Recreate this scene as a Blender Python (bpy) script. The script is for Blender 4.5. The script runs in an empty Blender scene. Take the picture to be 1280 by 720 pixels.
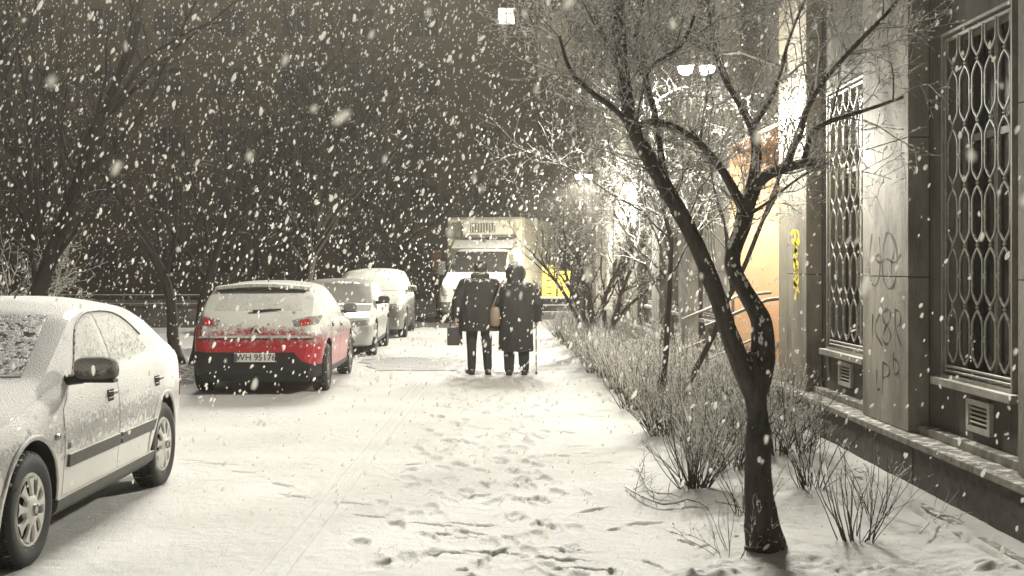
import bpy, bmesh, math, random
import numpy as np
from mathutils import Vector, Matrix
from mathutils.bvhtree import BVHTree

R = math.radians
rng = np.random.RandomState(7)
random.seed(7)
scn = bpy.context.scene
col = scn.collection

# ------------------------------------------------------------------ camera, world, sun, exposure
cam_d = bpy.data.cameras.new('camera'); cam = bpy.data.objects.new('camera', cam_d); col.objects.link(cam)
cam.location = (0, 0, 1.65); cam.rotation_euler = (R(90), 0, 0)
cam_d.sensor_width = 36; cam_d.lens = 36 * 1550 / 1280
cam_d.shift_x = 30 / 1280; cam_d.shift_y = -28 / 1280
cam_d.clip_end = 2000; cam_d.clip_start = 0.05
cam_d.dof.use_dof = True; cam_d.dof.focus_distance = 13.0; cam_d.dof.aperture_fstop = 4.5
scn.camera = cam
SUN_EL = 33
w = bpy.data.worlds.new('World'); scn.world = w; w.use_nodes = True
nt = w.node_tree; nt.nodes.clear()
sky = nt.nodes.new('ShaderNodeTexSky'); sky.sky_type = 'NISHITA'; sky.sun_disc = False
sky.sun_elevation = R(SUN_EL); sky.sun_rotation = R(0)
hs = nt.nodes.new('ShaderNodeHueSaturation'); hs.inputs['Saturation'].default_value = 0.0
tn = nt.nodes.new('ShaderNodeMix'); tn.data_type = 'RGBA'; tn.blend_type = 'MULTIPLY'; tn.inputs[0].default_value = 1
tn.inputs[7].default_value = (1.0, 0.92, 0.81, 1)
bg = nt.nodes.new('ShaderNodeBackground'); bg.inputs['Strength'].default_value = 0.0145
wo = nt.nodes.new('ShaderNodeOutputWorld')
nt.links.new(sky.outputs[0], hs.inputs['Color']); nt.links.new(hs.outputs[0], tn.inputs[6])
nt.links.new(tn.outputs[2], bg.inputs['Color']); nt.links.new(bg.outputs[0], wo.inputs['Surface'])
sl = bpy.data.lights.new('sun', 'SUN'); sl.energy = 2.15; sl.angle = R(14); sl.color = (1, 0.972, 0.88)
so = bpy.data.objects.new('sun', sl); col.objects.link(so)
so.rotation_euler = Vector((0.02, -math.cos(R(SUN_EL)), -math.sin(R(SUN_EL)))).to_track_quat('-Z', 'Y').to_euler()
so.location = (0, 60, 50)
scn.view_settings.view_transform = 'Standard'; scn.view_settings.look = 'None'
scn.view_settings.exposure = 1.6; scn.view_settings.gamma = 1.0
LAMP_W = 1120
scn.cycles.max_bounces = 6; scn.cycles.diffuse_bounces = 3; scn.cycles.glossy_bounces = 2
scn.cycles.transmission_bounces = 2; scn.cycles.volume_bounces = 0; scn.cycles.caustics_reflective = False
scn.cycles.caustics_refractive = False; scn.cycles.sample_clamp_indirect = 4

# ------------------------------------------------------------------ helpers
def at(px, py, Y):
    return Vector(((px - 610) / 1550 * Y, Y, 1.65 - (py - 332) / 1550 * Y))

def smooth_noise2(x, y, seed=0):
    xi = np.floor(x).astype(np.int64); yi = np.floor(y).astype(np.int64)
    fx = x - xi; fy = y - yi
    fx = fx * fx * (3 - 2 * fx); fy = fy * fy * (3 - 2 * fy)
    def h(a, b):
        n = (a * 374761393 + b * 668265263 + seed * 1442695) & 0xffffffff
        n = ((n ^ (n >> 13)) * 1274126177) & 0xffffffff
        return ((n ^ (n >> 16)) & 0xffff) / 65535.0
    return (h(xi, yi) * (1 - fx) + h(xi + 1, yi) * fx) * (1 - fy) + (h(xi, yi + 1) * (1 - fx) + h(xi + 1, yi + 1) * fx) * fy

def fbm(x, y, seed=0, o=4):
    s = 0; a = 0.5
    for i in range(o):
        s = s + a * smooth_noise2(x, y, seed + i); x = x * 2.03; y = y * 2.03; a *= 0.5
    return s

def link(o, parent=None):
    col.objects.link(o)
    if parent is not None: o.parent = parent
    return o

def np_mesh(name, V, F4=None, F3=None, smooth=True):
    me = bpy.data.meshes.new(name)
    V = np.asarray(V, dtype=np.float32).reshape(-1, 3)
    me.vertices.add(len(V)); me.vertices.foreach_set('co', V.ravel())
    idx = []; tot = []
    if F4 is not None and len(F4): idx.append(np.asarray(F4, dtype=np.int32).ravel()); tot.append(np.full(len(F4), 4, np.int32))
    if F3 is not None and len(F3): idx.append(np.asarray(F3, dtype=np.int32).ravel()); tot.append(np.full(len(F3), 3, np.int32))
    idx = np.concatenate(idx); tot = np.concatenate(tot)
    me.loops.add(len(idx)); me.loops.foreach_set('vertex_index', idx)
    st = np.concatenate([[0], np.cumsum(tot)[:-1]]).astype(np.int32)
    me.polygons.add(len(tot)); me.polygons.foreach_set('loop_start', st); me.polygons.foreach_set('loop_total', tot)
    me.polygons.foreach_set('use_smooth', np.full(len(tot), smooth))
    me.update(); me.validate()
    return me

def tag(o, label=None, cat=None, group=None, kind=None):
    if label: o['label'] = label
    if cat: o['category'] = cat
    if group: o['group'] = group
    if kind: o['kind'] = kind
    return o

def thing(name, label, cat, loc=(0, 0, 0), rz=0, group=None, kind=None):
    o = bpy.data.objects.new(name, None); o.empty_display_size = 0.2
    col.objects.link(o); o.location = loc; o.rotation_euler = (0, 0, rz)
    return tag(o, label, cat, group, kind)

class MB:
    def __init__(s): s.v = []; s.f = []; s.m = []
    def add(s, vs, fs, mi=0):
        b = len(s.v); s.v += [tuple(v) for v in vs]; s.f += [tuple(b + i for i in f) for f in fs]; s.m += [mi] * len(fs); return s
    def box(s, x0, x1, y0, y1, z0, z1, mi=0, M=None, bev=0.0):
        if x0 > x1: x0, x1 = x1, x0
        if y0 > y1: y0, y1 = y1, y0
        if z0 > z1: z0, z1 = z1, z0
        if bev > 0:
            bm = bmesh.new(); bmesh.ops.create_cube(bm, size=1)
            for v in bm.verts:
                v.co = Vector((x0 + (v.co.x + .5) * (x1 - x0), y0 + (v.co.y + .5) * (y1 - y0), z0 + (v.co.z + .5) * (z1 - z0)))
            bmesh.ops.bevel(bm, geom=bm.edges[:], offset=bev, segments=2, affect='EDGES', profile=0.7)
            bm.verts.ensure_lookup_table()
            vs = [(M @ v.co) if M else v.co.copy() for v in bm.verts]; fs = [[v.index for v in f.verts] for f in bm.faces]
            bm.free(); return s.add(vs, fs, mi)
        vs = [Vector(p) for p in ((x0, y0, z0), (x1, y0, z0), (x1, y1, z0), (x0, y1, z0), (x0, y0, z1), (x1, y0, z1), (x1, y1, z1), (x0, y1, z1))]
        if M: vs = [M @ v for v in vs]
        return s.add(vs, [(0, 3, 2, 1), (4, 5, 6, 7), (0, 1, 5, 4), (1, 2, 6, 5), (2, 3, 7, 6), (3, 0, 4, 7)], mi)
    def tube(s, pts, rad, sides=8, mi=0, caps=True, flat=1.0):
        pts = [Vector(p) for p in pts]; n = len(pts)
        if not hasattr(rad, '__len__'): rad = [rad] * n
        vs = []; fs = []
        up = None
        for i, p in enumerate(pts):
            d = (pts[min(i + 1, n - 1)] - pts[max(i - 1, 0)])
            if d.length < 1e-9: d = Vector((0, 0, 1))
            d.normalize()
            if up is None:
                a = Vector((0, 0, 1)) if abs(d.z) < 0.9 else Vector((1, 0, 0)); up = (a - d * a.dot(d)).normalized()
            else:
                up = up - d * up.dot(d); up = up.normalized() if up.length > 1e-6 else d.orthogonal().normalized()
            q = d.cross(up)
            for k in range(sides):
                t = 2 * math.pi * k / sides
                vs.append(p + (up * math.cos(t) * flat + q * math.sin(t)) * rad[i])
        for i in range(n - 1):
            for k in range(sides):
                k2 = (k + 1) % sides
                fs.append((i * sides + k, i * sides + k2, (i + 1) * sides + k2, (i + 1) * sides + k))
        if caps:
            fs.append(tuple(range(sides - 1, -1, -1))); fs.append(tuple((n - 1) * sides + k for k in range(sides)))
        return s.add(vs, fs, mi)
    def capsule(s, p0, r0, p1, r1, sides=14, mi=0, flat=1.0):
        p0 = Vector(p0); p1 = Vector(p1); d = (p1 - p0).normalized()
        pts = []; rr = []
        for a in (-85, -60, -30): pts.append(p0 + d * r0 * math.sin(R(a))); rr.append(r0 * math.cos(R(a)))
        for k in range(5): t = k / 4; pts.append(p0.lerp(p1, t)); rr.append(r0 + (r1 - r0) * t)
        for a in (30, 60, 85): pts.append(p1 + d * r1 * math.sin(R(a))); rr.append(r1 * math.cos(R(a)))
        return s.tube(pts, rr, sides, mi, True, flat)
    def lathe(s, prof, c=(0, 0, 0), axis='z', n=32, mi=0, closed=False, half=None):
        vs = []; fs = []; m = len(prof); c = Vector(c)
        for i in range(n):
            t = 2 * math.pi * i / n
            for r, h in prof:
                a, b = r * math.cos(t), r * math.sin(t)
                p = {'z': Vector((a, b, h)), 'x': Vector((h, a, b)), 'y': Vector((a, h, b))}[axis]
                vs.append(c + p)
        for i in range(n):
            j = (i + 1) % n
            for k in range(m if closed else m - 1):
                k2 = (k + 1) % m
                fs.append((i * m + k, j * m + k, j * m + k2, i * m + k2))
        return s.add(vs, fs, mi)
    def ellloft(s, rings, n=24, mi=0):
        # rings: (cx, cy, z, rx, ry)
        vs = []; fs = []
        for cx, cy, z, rx, ry in rings:
            for k in range(n):
                t = 2 * math.pi * k / n
                vs.append((cx + rx * math.cos(t), cy + ry * math.sin(t), z))
        m = len(rings)
        for i in range(m - 1):
            for k in range(n):
                k2 = (k + 1) % n
                fs.append((i * n + k, i * n + k2, (i + 1) * n + k2, (i + 1) * n + k))
        fs.append(tuple(range(n - 1, -1, -1))); fs.append(tuple((m - 1) * n + k for k in range(n)))
        return s.add(vs, fs, mi)
    def mesh(s, name, smooth=False):
        me = bpy.data.meshes.new(name); me.from_pydata([tuple(v) for v in s.v], [], s.f)
        for p, m in zip(me.polygons, s.m): p.material_index = m; p.use_smooth = smooth
        me.update(); return me
    def build(s, name, mats, parent=None, smooth=False):
        me = s.mesh(name, smooth)
        for m in (mats if isinstance(mats, (list, tuple)) else [mats]): me.materials.append(m)
        if smooth:
            try: me.set_sharp_from_angle(angle=R(40))
            except Exception: pass
        o = bpy.data.objects.new(name, me); return link(o, parent)

def bake_mods(o):
    dg = bpy.context.evaluated_depsgraph_get(); dg.update()
    me = bpy.data.meshes.new_from_object(o.evaluated_get(dg)); o.modifiers.clear(); old = o.data; o.data = me
    return o

def copy_tree(o, parent=None):
    c = o.copy(); col.objects.link(c); c.parent = parent
    for ch in list(o.children): copy_tree(ch, c)
    return c

# ------------------------------------------------------------------ materials
def N(nt, t, **kw):
    n = nt.nodes.new(t)
    for k, v in kw.items():
        if k in n.inputs: n.inputs[k].default_value = v
        else: setattr(n, k, v)
    return n

def material(name, c, rough=0.7, metal=0.0, var=0.0, vscale=3.0, c2=None, bump=0.0, bscale=40.0, spec=0.5,
             snow=None, trans=0.0, coords='Object', emis=None, estr=0.0, coat=0.0, joints=None, stretch=None):
    """snow = dict(n=weight of upward normal, b=bias, a=noise weight, s=noise scale, z0,z1 = extra snow above height)"""
    m = bpy.data.materials.new(name); m.use_nodes = True
    nt = m.node_tree; bs = nt.nodes['Principled BSDF']; L = nt.links
    bs.inputs['Roughness'].default_value = rough; bs.inputs['Metallic'].default_value = metal
    bs.inputs['Specular IOR Level'].default_value = spec
    bs.inputs['Coat Weight'].default_value = coat
    tc = N(nt, 'ShaderNodeTexCoord'); vec = tc.outputs[coords]
    if stretch:
        mp = N(nt, 'ShaderNodeMapping'); mp.inputs['Scale'].default_value = stretch
        L.new(vec, mp.inputs[0]); svec = mp.outputs[0]
    else: svec = vec
    colr = None
    if var > 0 or c2:
        no = N(nt, 'ShaderNodeTexNoise'); no.inputs['Scale'].default_value = vscale; no.inputs['Detail'].default_value = 6
        no.inputs['Roughness'].default_value = 0.65
        L.new(svec, no.inputs['Vector'])
        rp = N(nt, 'ShaderNodeValToRGB'); rp.color_ramp.elements[0].position = 0.35; rp.color_ramp.elements[1].position = 0.68
        a = c if c2 is None else c; b = c2 if c2 is not None else tuple(max(0, x * (1 - var)) for x in c)
        rp.color_ramp.elements[0].color = (*b, 1); rp.color_ramp.elements[1].color = (*a, 1)
        L.new(no.outputs['Fac'], rp.inputs[0]); colr = rp.outputs[0]
    if joints:
        br = N(nt, 'ShaderNodeTexBrick'); br.inputs['Scale'].default_value = 1; br.inputs['Mortar Size'].default_value = joints[2]
        br.inputs['Brick Width'].default_value = joints[0]; br.inputs['Row Height'].default_value = joints[1]; br.offset = joints[3]
        br.inputs['Color1'].default_value = (1, 1, 1, 1); br.inputs['Color2'].default_value = (.82, .82, .82, 1); br.inputs['Mortar'].default_value = (.3, .3, .3, 1)
        sp = N(nt, 'ShaderNodeSeparateXYZ'); cb = N(nt, 'ShaderNodeCombineXYZ')
        L.new(vec, sp.inputs[0]); L.new(sp.outputs[1], cb.inputs[0]); L.new(sp.outputs[2], cb.inputs[1])
        L.new(cb.outputs[0], br.inputs['Vector'])
        mx = N(nt, 'ShaderNodeMix', data_type='RGBA', blend_type='MULTIPLY'); mx.inputs[0].default_value = 1
        if colr is None: mx.inputs[6].default_value = (*c, 1)
        else: L.new(colr, mx.inputs[6])
        L.new(br.outputs['Color'], mx.inputs[7]); colr = mx.outputs[2]
    bvec = None
    if bump > 0:
        bn = N(nt, 'ShaderNodeTexNoise'); bn.inputs['Scale'].default_value = bscale; bn.inputs['Detail'].default_value = 5
        bn.inputs['Roughness'].default_value = 0.7
        L.new(svec, bn.inputs['Vector']); bu = N(nt, 'ShaderNodeBump'); bu.inputs['Strength'].default_value = min(1, bump)
        bu.inputs['Distance'].default_value = 0.01
        L.new(bn.outputs['Fac'], bu.inputs['Height']); L.new(bu.outputs[0], bs.inputs['Normal'])
    if snow:
        g = N(nt, 'ShaderNodeNewGeometry'); sp = N(nt, 'ShaderNodeSeparateXYZ'); L.new(g.outputs['Normal'], sp.inputs[0])
        ns = N(nt, 'ShaderNodeTexNoise'); ns.inputs['Scale'].default_value = snow.get('s', 8); ns.inputs['Detail'].default_value = 6
        ns.inputs['Roughness'].default_value = snow.get('r', 0.7)
        L.new(vec, ns.inputs['Vector'])
        def math_(op, a, b, cl=False):
            q = N(nt, 'ShaderNodeMath', operation=op); q.use_clamp = cl
            for i, v in enumerate((a, b)):
                if isinstance(v, (int, float)): q.inputs[i].default_value = v
                else: L.new(v, q.inputs[i])
            return q.outputs[0]
        v = math_('MULTIPLY', sp.outputs[2], snow.get('n', 1.0))
        v = math_('ADD', v, math_('MULTIPLY', math_('SUBTRACT', ns.outputs['Fac'], 0.5), snow.get('a', 2.0)))
        v = math_('ADD', v, snow.get('b', 0.0))
        if 'ax' in snow:
            v = math_('ADD', v, math_('MULTIPLY', sp.outputs[0], snow['ax']))
        if 'z0' in snow:
            so_ = N(nt, 'ShaderNodeSeparateXYZ'); L.new(tc.outputs['Object'], so_.inputs[0])
            mr = N(nt, 'ShaderNodeMapRange'); mr.inputs['From Min'].default_value = snow['z0']; mr.inputs['From Max'].default_value = snow['z1']
            mr.inputs['To Min'].default_value = snow.get('zl', -1.0); mr.inputs['To Max'].default_value = snow.get('zh', 1.0)
            L.new(so_.outputs[2], mr.inputs['Value']); v = math_('ADD', v, mr.outputs[0])
        sharp = snow.get('k', 4.0)
        v = math_('ADD', math_('MULTIPLY', v, sharp), 0.5, True)
        v = math_('MULTIPLY', v, snow.get('max', 1.0))
        mx = N(nt, 'ShaderNodeMix', data_type='RGBA')
        if colr is None: mx.inputs[6].default_value = (*c, 1)
        else: L.new(colr, mx.inputs[6])
        mx.inputs[7].default_value = (*snow.get('c', (0.8, 0.79, 0.75)), 1)
        L.new(v, mx.inputs[0]); colr = mx.outputs[2]
        mr2 = N(nt, 'ShaderNodeMix', data_type='FLOAT'); mr2.inputs[2].default_value = rough; mr2.inputs[3].default_value = 0.9
        L.new(v, mr2.inputs[0]); L.new(mr2.outputs[0], bs.inputs['Roughness'])
        if metal: 
            mm = math_('MULTIPLY', math_('SUBTRACT', 1.0, v), metal); L.new(mm, bs.inputs['Metallic'])
        if snow.get('bump', 0) > 0:
            fn = N(nt, 'ShaderNodeTexNoise'); fn.inputs['Scale'].default_value = snow.get('bs', 90); fn.inputs['Detail'].default_value = 4
            L.new(vec, fn.inputs['Vector'])
            hh = math_('ADD', math_('MULTIPLY', v, 1.0), math_('MULTIPLY', math_('MULTIPLY', fn.outputs['Fac'], v), 1.6))
            bu = N(nt, 'ShaderNodeBump'); bu.inputs['Strength'].default_value = snow['bump']; bu.inputs['Distance'].default_value = 0.012
            L.new(hh, bu.inputs['Height']); L.new(bu.outputs[0], bs.inputs['Normal'])
    if colr is None: bs.inputs['Base Color'].default_value = (*c, 1)
    else: L.new(colr, bs.inputs['Base Color'])
    if trans: bs.inputs['Transmission Weight'].default_value = trans
    if emis: bs.inputs['Emission Color'].default_value = (*emis, 1); bs.inputs['Emission Strength'].default_value = estr
    return m

SN = (0.80, 0.785, 0.73)
M = {}
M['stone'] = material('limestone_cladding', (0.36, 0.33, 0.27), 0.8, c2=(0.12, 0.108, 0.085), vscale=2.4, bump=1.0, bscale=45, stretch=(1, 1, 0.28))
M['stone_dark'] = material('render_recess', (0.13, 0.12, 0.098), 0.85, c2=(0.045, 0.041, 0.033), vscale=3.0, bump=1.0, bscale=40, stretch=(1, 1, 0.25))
M['plinth'] = material('plinth_granite', (0.10, 0.09, 0.072), 0.75, c2=(0.035, 0.032, 0.026), vscale=14, bump=0.8, bscale=45, snow=dict(n=1.3, b=-0.95, a=1.6, s=18, k=6, c=SN, bump=.3))
M['ledge'] = material('ledge_stone', (0.30, 0.28, 0.24), 0.8, c2=(0.13, 0.12, 0.10), vscale=9, bump=0.6, bscale=40, snow=dict(n=1.2, b=-1.3, a=2.4, s=9, k=5, c=SN, bump=.5))
M['sill'] = material('sill_stone', (0.34, 0.32, 0.27), 0.8, var=0.4, vscale=8, snow=dict(n=1.4, b=-0.7, a=1.2, s=12, k=6, c=SN, bump=.5))
M['joint'] = material('joint_shadow_gap', (0.035, 0.033, 0.03), 0.9, var=0.3)
M['iron'] = material('grille_paint', (0.34, 0.32, 0.27), 0.5, c2=(0.17, 0.16, 0.13), vscale=20, snow=dict(n=1.0, b=-0.55, a=1.2, s=40, k=5, c=SN))
M['frame'] = material('window_frame_paint', (0.30, 0.28, 0.24), 0.6, var=0.3, vscale=12)
M['glass_dark'] = material('dark_window_glass', (0.012, 0.012, 0.011), 0.12, spec=0.6, var=0.5, vscale=2)
M['vent'] = material('vent_paint', (0.55, 0.53, 0.46), 0.6, var=0.25, vscale=20)
M['vent_dark'] = material('vent_opening', (0.03, 0.028, 0.025), 0.9, var=0.2)
M['peach'] = material('peach_paint', (0.56, 0.36, 0.20), 0.8, c2=(0.46, 0.285, 0.155), vscale=2, bump=0.2)
M['cream'] = material('cream_reveal', (0.30, 0.27, 0.20), 0.8, var=0.3, vscale=3, bump=0.2)
M['rail'] = material('handrail_metal', (0.25, 0.24, 0.22), 0.35, 0.7, var=0.3, vscale=10, snow=dict(n=1.2, b=-0.7, a=0.8, s=20, k=6, c=SN))
M['graff'] = material('graffiti_spray', (0.045, 0.042, 0.036), 0.8, var=0.4, vscale=30)
M['graffy'] = material('graffiti_yellow', (0.85, 0.68, 0.05), 0.7, var=0.3, vscale=20)
M['bark'] = material('wet_bark', (0.075, 0.064, 0.05), 0.8, c2=(0.022, 0.019, 0.015), vscale=22, bump=1.0, bscale=60, stretch=(1, 1, 0.3),
                     snow=dict(n=0.8, b=-0.68, a=3.2, s=36, k=4, c=SN, bump=.6))
M['twig'] = material('twig_bark', (0.06, 0.052, 0.04), 0.8, var=0.5, vscale=12,
                     snow=dict(n=0.9, b=0.05, a=2.4, s=9, k=5, c=SN))
M['twig_hedge'] = material('hedge_twig_bark', (0.10, 0.085, 0.06), 0.8, var=0.5, vscale=12,
                     snow=dict(n=0.8, b=0.32, a=2.2, s=14, k=5, c=SN))
M['stem'] = material('shrub_stem_bark', (0.07, 0.058, 0.042), 0.8, var=0.5, vscale=12, snow=dict(n=0.8, b=-0.75, a=2.0, s=16, k=5, c=SN))
M['bark_far'] = material('dark_bark', (0.05, 0.042, 0.032), 0.85, var=0.5, vscale=10,
                     snow=dict(n=0.8, b=-0.85, a=2.2, s=7, k=5, c=SN))
M['snow'] = None
M['snow_clump'] = material('snow_on_twigs', (0.82, 0.81, 0.76), 0.9, var=0.06, vscale=20)
M['tyre'] = material('tyre_rubber', (0.018, 0.018, 0.017), 0.7, var=0.3, vscale=20, bump=0.5, bscale=70, snow=dict(n=0.7, b=-0.72, a=3.2, s=26, k=4, c=SN, bump=.4))
M['hub'] = material('hubcap_silver', (0.62, 0.61, 0.56), 0.4, 0.3, var=0.2, vscale=9, snow=dict(n=0.4, b=-0.75, a=2.2, s=30, k=3, c=SN))
M['rim'] = material('alloy_rim', (0.32, 0.31, 0.29), 0.35, 0.7, var=0.3, vscale=9)
M['black'] = material('black_plastic', (0.013, 0.013, 0.012), 0.55, var=0.3, vscale=14, snow=dict(n=0.7, b=-1.0, a=3.0, s=20, k=4, c=SN))
M['blackp'] = material('black_wheel_well', (0.012, 0.012, 0.012), 0.9, var=0.2)
M['trim'] = material('grey_trim', (0.10, 0.098, 0.09), 0.6, var=0.3, vscale=14, snow=dict(n=1.1, b=-0.75, a=1.6, s=25, k=5, c=SN, bump=.4))
M['chrome'] = material('chrome', (0.7, 0.69, 0.65), 0.2, 0.9, var=0.1, vscale=9)
M['plate'] = material('plate_white', (0.72, 0.71, 0.66), 0.5, var=0.12, vscale=15)
M['plate_blue'] = material('plate_band', (0.10, 0.10, 0.11), 0.5, var=0.1, vscale=15)
M['ink'] = material('plate_ink', (0.015, 0.015, 0.015), 0.6, var=0.1)
M['white_paint'] = material('white_car_paint', (0.72, 0.71, 0.67), 0.42, coat=0.12, var=0.05, vscale=3,
                            snow=dict(n=1.3, b=-0.10, a=3.4, s=30, r=0.85, k=1.8, z0=0.4, z1=0.85, zl=-0.8, zh=0.85, c=(0.86, .85, .82), bump=.9, bs=110))
M['red_paint'] = material('red_car_paint', (0.38, 0.022, 0.030), 0.32, coat=0.4, var=0.15, vscale=4,
                          snow=dict(n=1.5, b=-0.62, a=2.4, s=13, r=0.8, k=2.2, ax=0.55, z0=0.45, z1=1.0, zl=-0.55, zh=0.62, c=(.62, .61, .565), bump=.8, bs=90))
M['silver_paint'] = material('silver_car_paint', (0.42, 0.41, 0.38), 0.35, 0.3, coat=0.4, var=0.1, vscale=3,
                             snow=dict(n=1.3, b=-0.35, a=2.2, s=14, r=0.8, k=2.2, z0=0.4, z1=0.9, zl=-0.3, zh=0.3, c=(.58, .57, .52), bump=.7, bs=90))
M['grey_paint'] = material('grey_car_paint', (0.16, 0.155, 0.145), 0.35, 0.2, coat=0.4, var=0.1, vscale=3,
                           snow=dict(n=1.4, b=-0.15, a=2.2, s=12, r=0.8, k=2.2, z0=0.55, z1=1.0, zl=-1.3, zh=0.5, c=(.55, .54, .49), bump=.7, bs=90))
M['glass_some'] = material('windscreen_some_snow', (0.10, 0.098, 0.088), 0.25, spec=0.5, var=0.4, vscale=3,
                           snow=dict(n=0.35, b=-0.42, a=2.6, s=16, r=0.8, k=2.6, c=(0.6, .585, .54), bump=.5, bs=90))
M['thin_snow'] = material('thin_snow_on_glass', (0.10, 0.098, 0.09), 0.3, spec=0.5, snow=dict(n=0.5, b=0.12, a=2.4, s=24, r=0.8, k=1.3, c=(0.56, .55, .505), bump=.9, bs=90))
M['glass_full'] = material('glass_under_snow', (0.10, 0.098, 0.09), 0.3, spec=0.5,
                           snow=dict(n=0.6, b=0.20, a=3.0, s=34, r=0.85, k=1.5, c=(0.80, .79, .745), bump=.9, bs=110))
M['glass_mid'] = material('glass_half_snow', (0.12, 0.118, 0.105), 0.2, spec=0.5,
                           snow=dict(n=0.6, b=-0.1, a=2.2, s=11, r=0.8, k=1.6, c=(0.6, .59, .54), bump=.6, bs=90))
M['glass_wet'] = material('wet_dark_glass', (0.035, 0.034, 0.03), 0.2, spec=0.5, snow=dict(n=0.35, b=-0.75, a=2.6, s=9, r=0.8, k=2.6, c=(0.5, .49, .44)))
M['mirror_snow'] = material('snow_caked_mirror', (0.10, 0.098, 0.09), 0.6, snow=dict(n=0.9, b=0.15, a=1.6, s=20, k=3, c=(.40, .39, .36), bump=.9, bs=60))
M['lens_red'] = material('tail_lens_red', (0.45, 0.02, 0.02), 0.15, spec=0.7, var=0.2, vscale=30, snow=dict(n=0.5, b=-0.62, a=3.0, s=26, k=3, c=SN))
M['lens_clear'] = material('lens_clear', (0.30, 0.29, 0.27), 0.12, spec=0.8, var=0.5, vscale=40, snow=dict(n=0.5, b=-0.5, a=2.4, s=18, k=3, c=SN))
M['truck_white'] = material('truck_white', (0.46, 0.44, 0.36), 0.5, var=0.08, vscale=2, snow=dict(n=1.2, b=-0.8, a=1.2, s=9, k=4, c=SN))
M['truck_cream'] = material('truck_side_panel', (0.88, 0.80, 0.58), 0.55, var=0.06, vscale=2)
M['unit'] = material('cooling_unit_casing', (0.74, 0.70, 0.56), 0.5, var=0.12, vscale=6)
M['unit_grey'] = material('cooling_unit_grille', (0.20, 0.19, 0.16), 0.6, var=0.3, vscale=8)
M['yellow'] = material('yellow_crate_plastic', (0.74, 0.52, 0.02), 0.5, var=0.15, vscale=8)
M['orange'] = material('orange_board', (0.78, 0.32, 0.16), 0.6, var=0.2, vscale=6)
M['metal_grey'] = material('galvanised_metal', (0.22, 0.21, 0.19), 0.5, 0.5, var=0.4, vscale=10, snow=dict(n=1.2, b=-0.8, a=1.2, s=12, k=5, c=SN))
M['coat'] = material('dark_wool_coat', (0.018, 0.017, 0.015), 0.9, c2=(0.009, 0.0085, 0.008), vscale=9, bump=0.6, bscale=60, snow=dict(n=1.0, b=-0.95, a=3.4, s=22, k=2, max=.75, c=SN))
M['coat2'] = material('dark_padded_coat', (0.016, 0.015, 0.013), 0.85, c2=(0.008, 0.0075, 0.007), vscale=12, bump=0.6, bscale=50, snow=dict(n=1.0, b=-0.93, a=3.4, s=22, k=2, max=.75, c=SN))
M['trouser'] = material('dark_trousers', (0.017, 0.016, 0.015), 0.9, var=0.4, vscale=12, bump=.4)
M['shoe'] = material('dark_shoe', (0.015, 0.014, 0.013), 0.5, var=0.3, vscale=12)
M['skin'] = material('skin', (0.42, 0.27, 0.19), 0.55, var=0.12, vscale=12)
M['hair'] = material('dark_hair', (0.02, 0.017, 0.014), 0.7, var=0.4, vscale=40, bump=.5)
M['fur'] = material('hood_fur_trim', (0.10, 0.09, 0.075), 0.95, var=0.6, vscale=60, bump=1.0, bscale=90, snow=dict(n=1.0, b=-0.8, a=3.0, s=30, k=4, c=SN))
M['bag'] = material('dark_leather', (0.03, 0.027, 0.023), 0.6, var=0.3, vscale=12)
M['tan'] = material('tan_leather', (0.17, 0.125, 0.08), 0.6, var=0.3, vscale=12)
M['cane'] = material('cane_metal', (0.45, 0.43, 0.38), 0.35, 0.6, var=0.3, vscale=12)
M['facade'] = material('apartment_render', (0.17, 0.135, 0.095), 0.9, c2=(0.12, 0.095, 0.066), vscale=0.35, bump=0.2)
M['panel'] = material('pale_facade_panel', (0.62, 0.56, 0.44), 0.9, var=0.15, vscale=0.8)
M['far_glass'] = material('far_window_glass', (0.03, 0.03, 0.027), 0.3, var=0.3)
M['far_frame'] = material('far_window_frame', (0.14, 0.13, 0.11), 0.8, var=0.2)
M['lit'] = material('lit_window_pane', (0.8, 0.78, 0.6), 0.6, var=0.1, vscale=2, emis=(1, 0.97, 0.72), estr=1.1)
M['lowwall'] = material('low_wall_concrete', (0.14, 0.13, 0.11), 0.9, c2=(0.06, 0.055, 0.047), vscale=3, bump=0.5, snow=dict(n=1.4, b=-0.7, a=0.8, s=6, k=5, c=SN))
M['lamp_metal'] = material('lamp_housing', (0.12, 0.115, 0.10), 0.5, 0.5, var=0.3)
M['lamp_glass'] = material('lamp_glass', (0.9, 0.88, 0.8), 0.4, var=0.02, emis=(1, 0.96, 0.84), estr=28)
M['dark_ground'] = material('speckled_dark_ground', (0.045, 0.04, 0.032), 0.9, var=0.5, vscale=14, bump=.8, snow=dict(n=.4, b=-0.5, a=2.6, s=12, k=4, c=SN))
M['slush'] = material('wet_slush', (0.17, 0.163, 0.14), 0.55, c2=(0.09, 0.086, 0.075), vscale=2.2, bump=0.4, bscale=14, stretch=(1, 1.6, 1),
                      snow=dict(n=0, b=-0.28, a=2.6, s=2.6, k=1.8, c=(.36, .35, .32)))

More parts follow.
